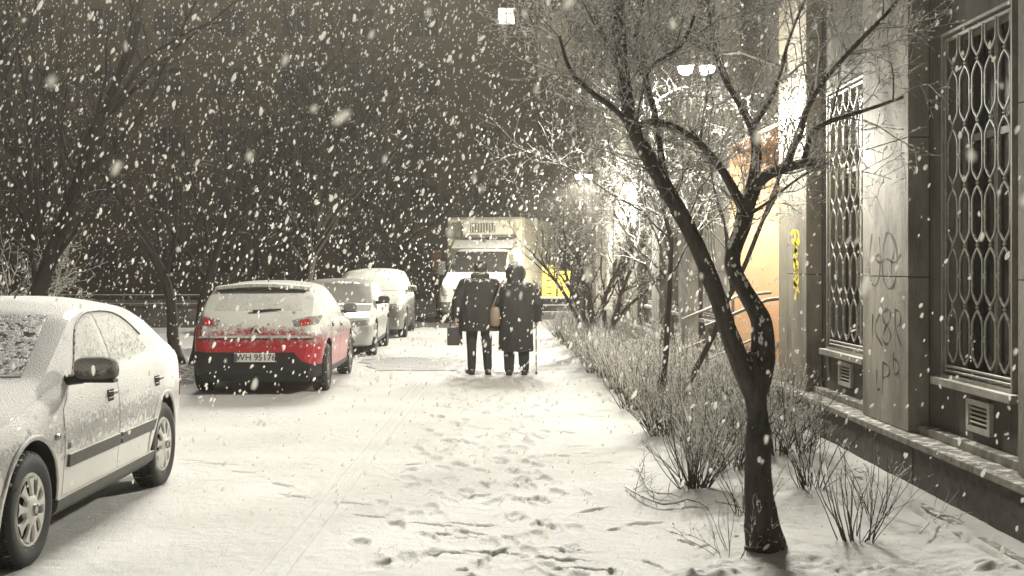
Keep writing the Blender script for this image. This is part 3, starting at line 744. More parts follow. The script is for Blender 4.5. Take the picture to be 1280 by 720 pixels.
def blobs(rg, Q, RR, per, rmin, rmax):
    n, m, _ = Q.shape; k = int(n * per); i = rg.randint(0, n, k); t = rg.rand(k) * (m - 1); j = np.minimum(t.astype(int), m - 2); f = (t - j)[:, None]
    p = Q[i, j] * (1 - f) + Q[i, j + 1] * f; r = rg.uniform(rmin, rmax, k) * (.7 + .6 * rg.rand(k)); p = p.copy(); p[:, 2] += r * .55
    base = np.array([[1, 0, 0], [0, 1, 0], [-1, 0, 0], [0, -1, 0], [0, 0, .8], [0, 0, -.5]])
    T = Q[i, j + 1] - Q[i, j]; T /= np.linalg.norm(T, axis=1, keepdims=True) + 1e-9
    V = base[None] * r[:, None, None] * rg.uniform(.7, 1.25, (k, 6, 1)); V = V + T[:, None, :] * (V * T[:, None, :]).sum(2, keepdims=True) * 1.0 + p[:, None, :]
    f4 = np.array([(0, 1, 4, 4), (1, 2, 4, 4), (2, 3, 4, 4), (3, 0, 4, 4), (1, 0, 5, 5), (2, 1, 5, 5), (3, 2, 5, 5), (0, 3, 5, 5)])[:, :3]
    return V.reshape(-1, 3), (f4[None] + (np.arange(k) * 6)[:, None, None]).reshape(-1, 3)
def mk2(name, groups, parent, bl=None):
    """groups: list of (parts, material); bl: (verts, tris) of clinging snow"""
    allp = [p for ps, _ in groups for p in ps]; V, F = join(allp); nf = [sum(len(p[1]) for p in ps) for ps, _ in groups]
    F3 = None
    if bl is not None: F3 = bl[1] + len(V); V = np.concatenate([V, bl[0]])
    me = np_mesh(name, V, F, F3); mi = np.zeros(len(me.polygons), np.int32); a = 0
    for k, q in enumerate(nf): mi[a:a + q] = k; a += q
    mi[a:] = len(nf)
    for _, m in groups: me.materials.append(m)
    me.materials.append(M['snow_clump']); me.polygons.foreach_set('material_index', mi)
    return me if parent == 'mesh' else link(bpy.data.objects.new(name, me), parent)

def mk(name, parts, mat, parent, smooth=True):
    V, F = join(parts); me = np_mesh(name, V, F, smooth=smooth); me.materials.append(mat)
    return link(bpy.data.objects.new(name, me), parent)

# --- the near tree, limbs traced
def px_limb(seq, base, Yf):
    pts = []; rad = []
    for i, (x, y_, r) in enumerate(seq):
        Y = Yf(i / (len(seq) - 1)); pts.append(np.array(at(x, y_, Y)) - base); rad.append(r * .86 / 1550 * Y)
    return pts, rad
def near_tree():
    base = np.array([1.60, 7.1, 0.0]); rg = np.random.RandomState(11)
    t = thing('bare_tree', 'dark forked bare tree in the bed nearest the camera with snow on its limbs', 'tree', tuple(base))
    Lm = []
    Lm.append(px_limb([(960, 712, 40), (957, 690, 33), (952, 660, 25), (948, 620, 21), (947, 585, 20), (948, 550, 20.5), (948, 530, 17.5), (946, 512, 15), (944, 495, 17), (942, 470, 19), (940, 452, 15), (940, 440, 6)], base, lambda u: 7.1))
    Lm.append(px_limb([(944, 500, 14), (934, 475, 14), (922, 445, 13.5), (909, 410, 12.5), (895, 365, 12), (868, 300, 12), (842, 250, 11.5), (812, 200, 11), (790, 160, 10), (781, 115, 9.5), (776, 60, 9), (773, 0, 8.2), (778, -60, 6.5)], base, lambda u: 7.1 - .25 * u))
    Lm.append(px_limb([(944, 500, 14), (950, 470, 17), (954, 440, 17), (954, 405, 15), (944, 385, 13), (930, 362, 12), (914, 335, 11.5), (917, 312, 11.5), (928, 285, 12), (934, 255, 12), (942, 236, 11)], base, lambda u: 7.1 + .25 * u))
    Lm.append(px_limb([(938, 245, 10), (952, 224, 9), (972, 213, 8), (996, 206, 7), (1031, 198, 5.5)], base, lambda u: 7.35 - .1 * u))
    Lm.append(px_limb([(938, 245, 9), (944, 215, 8), (947, 190, 7.5), (940, 158, 6.5), (925, 130, 5), (905, 100, 4), (893, 60, 3), (885, 10, 2.2)], base, lambda u: 7.35 + .3 * u))
    Lm.append(px_limb([(930, 262, 8), (915, 232, 6.5), (897, 203, 6), (872, 176, 5.5), (842, 158, 5), (815, 150, 5), (792, 160, 6)], base, lambda u: 7.35 - .35 * u))
    Lm.append(px_limb([(797, 168, 6.5), (772, 137, 5), (745, 120, 4), (712, 92, 3), (699, 45, 2)], base, lambda u: 6.95 - .3 * u))
    Lm.append(px_limb([(842, 255, 6.5), (829, 215, 5), (822, 160, 5), (813, 118, 4.5), (803, 92, 4.5), (828, 72, 3.5), (853, 58, 3), (868, 20, 2.2)], base, lambda u: 7.05 + .3 * u))
    Lm.append(px_limb([(1004, 204, 4.5), (1010, 178, 4), (1016, 162, 4), (1040, 150, 3.6), (1082, 138, 3.2), (1130, 121, 2.4)], base, lambda u: 7.3 - .35 * u))
    Lm.append(px_limb([(985, 209, 4), (990, 190, 3.6), (1003, 165, 3.4), (1006, 140, 3.5), (1030, 98, 3.8), (1068, 58, 3.6), (1118, 8, 3), (1150, -40, 2)], base, lambda u: 7.3 - .5 * u))
    Lm.append(px_limb([(803, 92, 4.5), (790, 60, 3.5), (800, 20, 2.6), (812, -40, 2)], base, lambda u: 7.2 + .2 * u))
    Lm.append(px_limb([(940, 158, 5), (960, 130, 4), (975, 95, 3), (985, 50, 2.5), (1010, -10, 2)], base, lambda u: 7.5 + .3 * u))
    Lm.append(px_limb([(778, 70, 4), (750, 40, 3), (728, 0, 2.3), (715, -40, 1.8)], base, lambda u: 6.9 + .3 * u))
    Lm.append(px_limb([(934, 270, 3), (962, 252, 2.2), (985, 232, 1.8), (1010, 215, 1.4), (1040, 200, 1)], base, lambda u: 7.3 - .3 * u))
    parts = []; Ps = []; Rs = []; PR = []
    for k, (p, r) in enumerate(Lm):
        P, r_ = resample(p, r, 130 if k < 3 else 30)
        P = P + np.stack([np.convolve(rg.normal(size=len(r_) + 8), np.ones(9) / 3, 'valid') for _ in range(3)], 1) * r_[:, None] * (.02 if k < 3 else .06); r_ = r_ * (1 + (0 if k < 3 else .10) * (np.convolve(rg.normal(size=len(r_) + 4), np.ones(5) / 2.2, 'valid')) * (.25 if k < 3 else .5))
        V_, F_ = tubes_batch(P[None], r_[None], 30 if k < 3 else 9)
        if k < 3:                                         # ridged, knotty bark
            sd = 30; ctr = np.repeat(P, sd, 0); dv = V_ - ctr; th = np.tile(np.arange(sd) / sd * 6.283, len(P)); ss = np.repeat(np.cumsum(np.r_[0, np.linalg.norm(np.diff(P, axis=0), axis=1)]), sd)
            a_ = (fbm(np.cos(th) * 3.5 + 5 + k, np.sin(th) * 3.5 + ss * 2.2, 61 + k, 4) - .5) * .34 + (fbm(np.cos(th) * 11 + 5, np.sin(th) * 11 + ss * 7, 65, 3) - .5) * .20
            V_ = ctr + dv * (1 + a_)[:, None]
        parts.append((V_, F_))
        PR.append((P, r_))
        if k: Ps.append(resample(P, r_, 16))
    # snow-dusted bark knobs
    # snow lying along the upper side of the limbs
    sV = []; sF = []; off = 0
    for P, r_ in [(p, q) for (p, q) in zip([x[0] for x in PR[1:]], [x[1] for x in PR[1:]])]:
        n_ = 420; u = rg.rand(n_) * (len(P) - 1.01); i_ = u.astype(int); f_ = (u - i_)[:, None]; p = P[i_] * (1 - f_) + P[i_ + 1] * f_; rr = r_[i_]
        T = P[i_ + 1] - P[i_]; T /= np.linalg.norm(T, axis=1, keepdims=True); ok = (fbm(u * .35, u * 0 + len(sV), 33) > .44) | (rg.rand(n_) < .10)
        U = np.array([[-.25, -.25, 1.]]) - T * (T @ np.array([-.25, -.25, 1.]))[:, None]; U /= np.linalg.norm(U, axis=1, keepdims=True) + 1e-9; W_ = np.cross(T, U)
        b_ = np.clip(rr * rg.uniform(.10, .26, n_), .003, .0085); c = p + U * (rr * .88)[:, None] + W_ * (rr * rg.normal(size=n_) * .16)[:, None]
        for q, TT, UU, WW, bb, o2 in zip(c, T, U, W_, b_, ok):
            if not o2: continue
            v = np.array([TT * bb * 2.2, WW * bb, -TT * bb * 2.2, -WW * bb, UU * bb * .6, -UU * bb * .6]) + q; sV.append(v)
            sF.append(np.array([(0, 1, 4), (1, 2, 4), (2, 3, 4), (3, 0, 4), (1, 0, 5), (2, 1, 5), (3, 2, 5), (0, 3, 5)]) + off); off += 6
    mk2('trunk', [(parts, M['bark'])], t, (np.concatenate(sV), np.concatenate(sF)))
    P0 = np.array([p for p, r in Ps]); R0 = np.array([r for p, r in Ps])
    up = P0[:, :, 2].copy()
    br = spawn(rg, P0, R0, 15.0, .35, 1.0, up=.30, spread=.85, npts=9, wander=.16, t0=.30, rmin=.0028, kmin=3, rlen=.0075)
    # keep boughs above head height
    keep = br[0][:, 0, 2] > 1.75; br = (br[0][keep], br[1][keep])
    b2 = spawn(rg, br[0], br[1], 16, .14, .46, up=.16, spread=.85, npts=6, wander=.20, t0=.12, rmin=.0024)
    b3 = spawn(rg, b2[0], b2[1], 11, .05, .20, up=.14, spread=.85, npts=4, wander=.2, rmin=.0018)
    b_ = [blobs(rg, *br, 9, .004, .008), blobs(rg, *b2, 3.2, .0035, .007), blobs(rg, *b3, .8, .0025, .005)]
    bV = np.concatenate([q[0] for q in b_]); o_ = 0; bF = []
    for q in b_: bF.append(q[1] + o_); o_ += len(q[0])
    mk2('crown', [([tubes_batch(*br, 6), tubes_batch(*b2, 4), tubes_batch(*b3, 3)], M['twig'])], t, (bV, np.concatenate(bF)))
    return t
near_tree()

def tree_mesh(rg, height, spread_, trunk_r, stems=1, lean=.15, dens=1.0, fork=.3, upb=.35, twig_r=.0025, levels=3):
    Ps = []; Rs = []
    for s in range(stems):
        a = rg.uniform(0, 6.28) if stems == 1 else s * 6.28 / stems + rg.uniform(-.5, .5)
        ln = height * rg.uniform(.6, .8); m = 16; p = np.zeros((m, 3)); d = np.array([math.cos(a) * lean, math.sin(a) * lean, 1.0])
        p[0] = (math.cos(a) * trunk_r * (stems > 1) * 1.4, math.sin(a) * trunk_r * (stems > 1) * 1.4, -.05)
        for j in range(1, m):
            d = d + rg.normal(size=3) * np.array([.10, .10, .02]); d /= np.linalg.norm(d); p[j] = p[j - 1] + d * ln / (m - 1)
        r = trunk_r * np.linspace(1, .35, m) ** 1.1; r[0] *= 1.35; Ps.append(p); Rs.append(r)
    P = np.array(Ps); Rr = np.array(Rs)
    l1 = spawn(rg, P, Rr, (5.0 if stems == 1 else 2.6) / height * 5, height * .3, height * .58, up=upb, spread=.75, npts=12, wander=.12, t0=fork, rfac=.6, kmin=4, rlen=.016, tiplen=True, rmin=twig_r)
    l2 = spawn(rg, *l1, 3.2 * dens, spread_ * .22, spread_ * .5, up=.2, spread=.8, npts=8, wander=.15, rmin=twig_r, kmin=3)
    l3 = spawn(rg, *l2, 5.0 * dens, spread_ * .08, spread_ * .24, up=.1, spread=.85, npts=5, wander=.18, rmin=twig_r * .8, kmin=1)
    trunk = [tubes_batch(P, Rr, 9), tubes_batch(*l1, 6)]
    crown = [tubes_batch(*l2, 4), tubes_batch(*l3, 3)]
    global _last; _last = (l2, l3)
    if levels > 3:
        l4 = spawn(rg, *l3, 7.0 * dens, spread_ * .04, spread_ * .10, up=.1, spread=.85, npts=4, wander=.2, rmin=twig_r * .7)
        crown.append(tubes_batch(*l4, 3))
    return trunk, crown
def tree(name, label, loc, seed, mats=('bark', 'twig'), cat='tree', group=None, **k):
    t = thing(name, label, cat, loc, 0, group); tr, cr = tree_mesh(np.random.RandomState(seed), **k)
    mk('trunk', tr, M[mats[0]], t)
    if mats[1] == 'bark_far': mk('crown', cr, M[mats[1]], t); return t
    rg2 = np.random.RandomState(seed + 500); l2, l3 = _last; sc = .0045 + loc[1] * .00022
    q1 = blobs(rg2, *l2, 5, sc, sc * 1.9); q2 = blobs(rg2, *l3, 1.6, sc * .8, sc * 1.5)
    mk2('crown', [(cr, M[mats[1]])], t, (np.concatenate([q1[0], q2[0]]), np.concatenate([q1[1], q2[1] + len(q1[0])]))); return t
tree('bare_tree', 'slim bare tree whose snowy twigs tangle round the nearer lit lamp', (1.75, 12.4, 0), 5, height=5.4, spread_=2.2, trunk_r=.034, dens=1.35, fork=.34, lean=.05, twig_r=.0035, levels=4, stems=2)
tree('bare_tree', 'bare tree behind the lamp tree whose twigs brush the building', (2.55, 17.6, 0), 15, height=5.2, spread_=2.2, trunk_r=.06, dens=1.2, fork=.3, lean=.1, twig_r=.005, levels=4, stems=2)
tree('multi_stem_tree', 'low bare tree of many upright stems below the farther lit lamp', (2.15, 23.5, 0), 8, height=3.3, spread_=1.3, trunk_r=.055, dens=1.0, fork=.25, lean=.30, twig_r=.004, levels=4, stems=8)
lt = [((-5.05, 20.8, 0), 6.0, .11, 2, 'twin-stemmed dark tree just left of the red car'),
      ((-5.9, 13.4, 0), 8.0, .16, 1, 'tall dark leaning tree at the far left behind the white car'),
      ((-7.0, 18.6, 0), 8.5, .15, 1, 'dark bare tree between the white car and the low wall'),
      ((-8.9, 25.5, 0), 10, .18, 1, 'tall bare tree standing before the low wall'),
      ((-4.6, 30.5, 0), 9, .14, 1, 'bare tree behind the two parked cars facing the camera'),
      ((-2.9, 45.0, 0), 11, .16, 1, 'distant bare tree between the standing man and the dark block'),
      ((-12.5, 36, 0), 11, .2, 1, 'bare tree beyond the low wall at the far left'),
      ((-7.5, 42, 0), 12, .2, 1, 'bare tree beyond the low wall behind the red car'),
      ((-6.6, 49.5, 0), 10, .15, 2, 'distant bare tree beyond the wall above the gap between the red car and saloon'),
      ((-9.8, 52, 0), 11, .16, 1, 'distant bare tree against the block above the white car rear'),
      ((1.6, 53, 0), 11.5, .17, 1, 'distant bare tree rising over the truck box'),
      ((-3.9, 38.5, 0), 8, .10, 2, 'slender twin bare tree left of the orange board'),
      ((5.0, 50, 0), 11, .2, 1, 'distant bare tree behind the truck and the yellow crates')]
for k, (loc, h, r, st, lab) in enumerate(lt):
    tree('bare_tree', lab, loc, 30 + k, ('bark_far', 'bark_far'), height=h, spread_=h * .42, trunk_r=r, stems=st, dens=.9, fork=.22, lean=.12 if st == 1 else .2, twig_r=.0045 if loc[1] < 30 else .008, levels=3)
# snowy bush behind the white car
tree('snowy_bush', 'low bush with thick snow on its arching twigs behind the white car roof', (-7.6, 19.0, 0), 77, ('twig', 'twig_hedge'), cat='bush', height=2.6, spread_=2.0, trunk_r=.03, stems=7, dens=1.1, fork=.2, lean=.6, upb=.1, twig_r=.007)

# --- hedge shrubs
def shrub_parts(rg, n, h, spread, dens, r=.0045, t0=.25):
    P = np.empty((n, 9, 3)); a = rg.uniform(0, 6.283, n); q = np.sqrt(rg.rand(n)) * .10
    P[:, 0] = np.stack([np.cos(a) * q, np.sin(a) * q, np.full(n, -.03)], 1)
    ta = rg.uniform(.05, spread, n); a2 = a + rg.normal(size=n) * .4
    d = np.stack([np.cos(a2) * ta, np.sin(a2) * ta, np.ones(n)], 1); d /= np.linalg.norm(d, axis=1, keepdims=True); L = h * rg.uniform(.55, 1.1, n)
    for j in range(1, 9):
        d = d + rg.normal(size=(n, 3)) * .09; d /= np.linalg.norm(d, axis=1, keepdims=True); P[:, j] = P[:, j - 1] + d * (L / 8)[:, None]
    Rr = (r * rg.uniform(.6, 1.3, n))[:, None] * np.linspace(1, .35, 9)[None]
    l2 = spawn(rg, P, Rr, 9 * dens, .12 * h, .36 * h, up=.45, spread=.6, npts=6, wander=.15, t0=t0, rmin=.0016)
    l3 = spawn(rg, *l2, 11 * dens, .04, .13, up=.3, spread=.7, npts=4, wander=.18, rmin=.0013)
    q1 = blobs(rg, *l2, 1.3, .004, .0075); q2 = blobs(rg, *l3, .4, .003, .006)
    return mk2('bare_shrub', [([tubes_batch(P, Rr, 5)], M['stem']), ([tubes_batch(*l2, 4), tubes_batch(*l3, 3)], M['twig_hedge'])], 'mesh', (np.concatenate([q1[0], q2[0]]), np.concatenate([q1[1], q2[1] + len(q1[0])])))
variants = []
for k in range(4):
    rg = np.random.RandomState(90 + k); variants.append(shrub_parts(rg, 42, .70, .90, 1.15))
rg = np.random.RandomState(4)
spots = []; rows = []
yv = 10.6
while yv < 29:
    for xr in (1.72, 2.35):
        rows.append(0 if xr < 2 else 1); spots.append((xr + rg.uniform(-.14, .14) + .02 * (yv - 12) * 0, yv + rg.uniform(-.18, .18)))
    if rg.rand() < .75: rows.append(2); spots.append((2.8 + rg.uniform(-.1, .1), yv + .2))
    yv += .54 + .01 * (yv - 10)
for i, (x, y_) in enumerate(spots):
    o = bpy.data.objects.new('bare_shrub', variants[i % 4]); col.objects.link(o)
    s = rg.uniform(.66, 1.18); o.location = (x, y_, hgt(x, y_)); o.rotation_euler = (0, 0, rg.uniform(0, 6.28)); o.scale = (s, s, s * rg.uniform(.9, 1.1))
    tag(o, 'thin bare hedge shrub in the %s row, %s' % (('front, path side', 'middle', 'back, wall side')[rows[i]], 'abreast of the grilled window' if y_ < 14 else 'abreast of the peach entrance' if y_ < 18.5 else 'beyond the peach entrance'), 'shrub', 'bare shrubs of the hedge row')
def own_shrub(loc, seed, n, h, sp, dens, label, r=.0045, t0=.25):
    me = shrub_parts(np.random.RandomState(seed), n, h, sp, dens, r, t0)
    o = link(bpy.data.objects.new('bare_shrub', me)); o.location = (loc[0], loc[1], hgt(*loc)); return tag(o, label, 'shrub')
own_shrub((1.50, 9.05), 201, 60, .78, .95, 1.2, 'dense dark bare shrub at the near left corner of the hedge', .0048)
own_shrub((1.95, 9.9), 202, 40, .72, .8, .9, 'bare shrub just behind the near tree trunk')
own_shrub((2.35, 9.0), 206, 26, .62, .8, .7, 'sparse bare shrub right of the trunk halfway to the wall')
own_shrub((2.18, 7.35), 203, 24, .62, .9, .55, 'open bare shrub with spread stems right of the tree foot', .0042, .4)
own_shrub((1.38, 7.02), 204, 13, .40, 1.1, .7, 'small thin bare shrub left of the tree foot', .0028)
own_shrub((2.55, 8.2), 205, 14, .5, .9, .5, 'low sparse shrub beside the slit near the plinth', .003)
own_shrub((1.72, 8.15), 207, 16, .5, .9, .8, 'thin shrub standing right behind the tree foot', .003)
# fallen branches on the snow left of the tree
rg = np.random.RandomState(12)
for seq, lab in (([(782, 612, 3), (800, 628, 3), (835, 640, 3.2), (862, 632, 3), (885, 640, 2.4)], 'forked dead branch lying on the snow left of the tree'),
                 ([(795, 585, 2), (805, 606, 2.4), (812, 622, 2.6), (840, 628, 2)], 'short dead branch propped on the longer one'),
                 ([(895, 642, 2.6), (915, 640, 3), (935, 644, 2.4)], 'stubby dead branch against the tree foot'),
                 ([(1150, 676, 2.5), (1165, 660, 2.2), (1182, 652, 2.2), (1205, 660, 2)], 'thin bent branch lying by the slit near the wall')):
    pts = []; rad = []
    for x, y_, r in seq:
        Y = 1550 * 1.65 / (y_ - 332); q = at(x, y_, Y); q.z = hgt(q.x, q.y) + .012 + rg.uniform(0, .05); pts.append(q); rad.append(r / 1550 * Y * .45)
    P, r_ = resample(pts, rad, 12); tw = spawn(rg, P[None], r_[None], 16, .08, .32, up=.25, spread=.7, npts=5, rmin=.0018, kmin=3)
    o = mk('fallen_branch', [tubes_batch(P[None], r_[None], 6), tubes_batch(*tw, 4)], M['twig'], None); tag(o, lab, 'branch')

# ------------------------------------------------------------------ wall lamps
def wall_lamp(Y, X, Z, label, power, two=True):
    t = thing('wall_lamp', label, 'lamp', (3.3, Y, Z), 0, 'lit lamps on the building')
    mb = MB(); mb.box(-.03, .17, -.09, .09, -.15, .15, bev=.01); mb.build('wall_plate', M['lamp_metal'], t)
    dx = X - 3.3
    mb = MB(); mb.tube([(-.02, 0, 0), (dx * .5, 0, .18), (dx - .13, 0, .13)], .02, 8); mb.build('arm', M['lamp_metal'], t, True)
    for s in ((-.12, .12) if two else (0,)):
        h = MB(); h.lathe([(.001, .13), (.05, .12), (.09, .07), (.10, .02), (.09, .015), (.04, .02)], (dx + s, 0, 0), 'z', 20)
        ho = h.build('lamp_head', M['lamp_metal'], t, True)
        g = MB(); g.lathe([(.001, -.075), (.04, -.07), (.07, -.045), (.082, -.01), (.082, .012)], (dx + s, 0, 0), 'z', 20); g.build('lamp_glass', M['lamp_glass'], ho, True)
        l = bpy.data.lights.new('lamp_light', 'POINT'); l.energy = power / (2 if two else 1); l.color = (1, .968, .87); l.shadow_soft_size = .07
        l.use_nodes = True; ln = l.node_tree; em = ln.nodes['Emission']; tc = ln.nodes.new('ShaderNodeTexCoord'); sx = ln.nodes.new('ShaderNodeSeparateXYZ'); rp = ln.nodes.new('ShaderNodeValToRGB')
        mr = ln.nodes.new('ShaderNodeMapRange'); mr.inputs['From Min'].default_value = -1; mr.inputs['From Max'].default_value = 1
        ln.links.new(tc.outputs['Normal'], sx.inputs[0]); ln.links.new(sx.outputs[2], mr.inputs['Value']); ln.links.new(mr.outputs[0], rp.inputs[0])
        els = rp.color_ramp.elements                     # street luminaire: little straight down, most out to the sides
        els[0].position = 0; els[0].color = (.14,) * 3 + (1,); els[1].position = 1; els[1].color = (.08,) * 3 + (1,)
        for ps, v in ((.10, .18), (.2, .36), (.28, .8), (.335, 1.0), (.36, .8), (.41, .28), (.50, .07), (.62, .05)):
            e = els.new(ps); e.color = (v, v, v, 1)
        ln.links.new(rp.outputs[0], em.inputs['Strength'])
        lo = bpy.data.objects.new('lamp_light', l); col.objects.link(lo); lo.parent = t; lo.location = (dx + s, 0, -.17)
wall_lamp(13.75, 2.31, 3.84, 'twin-headed lit lamp above the peach entrance, the nearer of the two', LAMP_W)
wall_lamp(30.0, 2.32, 3.82, 'lit lamp glaring above the many-stemmed tree, the farther of the two', LAMP_W * 2.3)

# ------------------------------------------------------------------ cars
def curve(ctrl, L, k=.035):
    x = np.linspace(-.3, L + .3, 1200); y_ = np.interp(x, [c[0] for c in ctrl], [c[1] for c in ctrl])
    dx = x[1] - x[0]; n = int(k * 3 / dx); ker = np.exp(-(np.arange(-n, n + 1) * dx / k) ** 2 / 2); ker /= ker.sum()
    yp = np.pad(y_, n, mode='edge'); ys_ = np.convolve(yp, ker, 'valid')
    return lambda s: float(np.interp(s, x, ys_))

class Car:
    def __init__(c, L, W, top, belt, plan, under, front_ax, rear_ax, wheel_r, paint, name, label, loc, rz, tumble=.36, cat='car'):
        c.L = L; c.W = W / 2; c.wr = wheel_r; c.fa = front_ax; c.ra = rear_ax
        c.top = curve(top, L, .03); c.belt = curve(belt, L); c.plan = curve(plan, L, .03); c.under = curve(under, L); c.tum = tumble
        c.t = thing(name, label, cat, loc, rz); c.paint = paint
        c.body()
    def ring(c, s):
        w_ = c.plan(s) * c.W; zb = c.under(s); tp = c.top(s); be = min(c.belt(s), tp - .035); h = tp - be; H_ = be - zb
        pts = [(0, zb), (.5 * w_, zb), (.88 * w_, zb), (.95 * w_, zb + .02), (.972 * w_, zb + .08), (.985 * w_, zb + .28 * H_), (1.0 * w_, zb + .5 * H_), (1.0 * w_, zb + .68 * H_), (.99 * w_, zb + .84 * H_), (.972 * w_, zb + .94 * H_), (.945 * w_, be)]
        x0 = .93 * w_; x1 = x0 - c.tum * .84 * h - .012
        zr = be + .84 * h
        for k in range(1, 7): u = k / 6; pts.append((x0 + (x1 - x0) * u + .018 * math.sin(math.pi * u) * min(1, h / .3), be + (zr - be) * u))
        for k in range(1, 13):
            v = k / 12; pts.append((x1 * (1 - v ** 1.25), zr + .16 * h * (1 - (1 - v) ** 2.4)))
        return pts
    def body(c):
        ss = [0, .006, .015, .03, .05, .075, .10, .14, .18, .23] + list(np.linspace(.28, c.L - .5, 70)) + list(c.L - np.array([.46, .42, .38, .34, .30, .26, .22, .19, .16, .135, .11, .09, .07, .05, .03, .015, .006, 0]))
        vs = []; fs = []; n = None
        for s in ss:
            r = c.ring(s); full = r + [(-x, z) for x, z in r[-2:0:-1]]; n = len(full); vs += [(x, s, z) for x, z in full]
        for i in range(len(ss) - 1):
            for k in range(n): k2 = (k + 1) % n; fs.append((i * n + k, (i + 1) * n + k, (i + 1) * n + k2, i * n + k2))
        fs.append(tuple(range(n))); fs.append(tuple((len(ss) - 1) * n + k for k in range(n - 1, -1, -1)))
        mb = MB(); mb.add(vs, fs); o = mb.build('body', [c.paint, M['blackp']], c.t, True)
        bm = bmesh.new(); bm.from_mesh(o.data); bmesh.ops.recalc_face_normals(bm, faces=bm.faces[:]); bm.to_mesh(o.data)
        c.bvh = BVHTree.FromBMesh(bm); bm.free()
        cut = MB()
        for ax in (c.fa, c.ra):
            for sd in (1, -1):
                cut.lathe([(.001, -.16), (c.wr + .055, -.16), (c.wr + .055, .16), (.001, .16)], (sd * (c.W - .08), ax, c.wr + .01), 'x', 40, mi=1)
        co = cut.build('cutter_tmp', [c.paint, M['blackp']], c.t); bm = bmesh.new(); bm.from_mesh(co.data)
        bmesh.ops.remove_doubles(bm, verts=bm.verts[:], dist=.002); bmesh.ops.recalc_face_normals(bm, faces=bm.faces[:]); bm.to_mesh(co.data); bm.free()
        md = o.modifiers.new('b', 'BOOLEAN'); md.operation = 'DIFFERENCE'; md.object = co; md.solver = 'EXACT'
        bake_mods(o); bpy.data.objects.remove(co)
        try: o.data.set_sharp_from_angle(angle=R(35))
        except Exception: pass
        c.bodyo = o
    def proj(c, name, poly, view, mat, off=.006, thick=.012, n=14, m=8, parent=None, both=False, smooth=True):
        """poly given as (a,b): view 'side' a=s,b=z seen from +x; 'front'/'rear' a=x,b=z; drawn onto the body surface"""
        outs = []
        for sd in ((1, -1) if both else (1,)):
            A = np.array(poly, float); a0, a1 = A[:, 0].min(), A[:, 0].max()
            cols_ = np.linspace(a0 + 1e-4, a1 - 1e-4, n); G = []; NN = []
            for a in cols_:
                hit = []
                for (x0, z0), (x1, z1) in zip(poly, poly[1:] + poly[:1]):
                    if (x0 - a) * (x1 - a) <= 0 and x0 != x1: hit.append(z0 + (z1 - z0) * (a - x0) / (x1 - x0))
                lo, hi = min(hit), max(hit)
                for b in np.linspace(lo, hi, m):
                    if view == 'side': org = Vector((3 * sd, a, b)); d = Vector((-sd, 0, 0))
                    elif view == 'front': org = Vector((a * sd, -3, b)); d = Vector((0, 1, 0))
                    elif view == 'rear': org = Vector((a * sd, c.L + 3, b)); d = Vector((0, -1, 0))
                    else: org = Vector((a * sd, b, 4)); d = Vector((0, 0, -1))
                    loc, nor, _, _ = c.bvh.ray_cast(org, d)
                    if loc is None:
                        loc, nor, _, _ = c.bvh.find_nearest(org + d * 3)
                    if nor.dot(d) > 0: nor = -nor
                    G.append(loc); NN.append(nor)
            n_ = n * m; vs = [p + q * off for p, q in zip(G, NN)] + [p + q * (off - thick) for p, q in zip(G, NN)]
            fs = []
            for i in range(n - 1):
                for j in range(m - 1):
                    f = (i * m + j, (i + 1) * m + j, (i + 1) * m + j + 1, i * m + j + 1); fs.append(f); fs.append(tuple(n_ + q for q in f[::-1]))
            rim = [i * m for i in range(n)] + [(n - 1) * m + j for j in range(1, m)] + [i * m + m - 1 for i in range(n - 2, -1, -1)] + [j for j in range(m - 2, 0, -1)]
            for a, b in zip(rim, rim[1:] + rim[:1]): fs.append((a, n_ + a, n_ + b, b))
            mb = MB(); mb.add(vs, fs); o = mb.build(name, mat, parent or c.t, False)
            bm = bmesh.new(); bm.from_mesh(o.data); bmesh.ops.recalc_face_normals(bm, faces=bm.faces[:]); bm.to_mesh(o.data); bm.free()
            for p in o.data.polygons: p.use_smooth = smooth
            if smooth:
                try: o.data.set_sharp_from_angle(angle=R(50))
                except Exception: pass
            outs.append(o)
        return outs[0] if not both else outs
    def surf(c, org, d):
        loc, nor, _, _ = c.bvh.ray_cast(Vector(org), Vector(d))
        return loc, nor
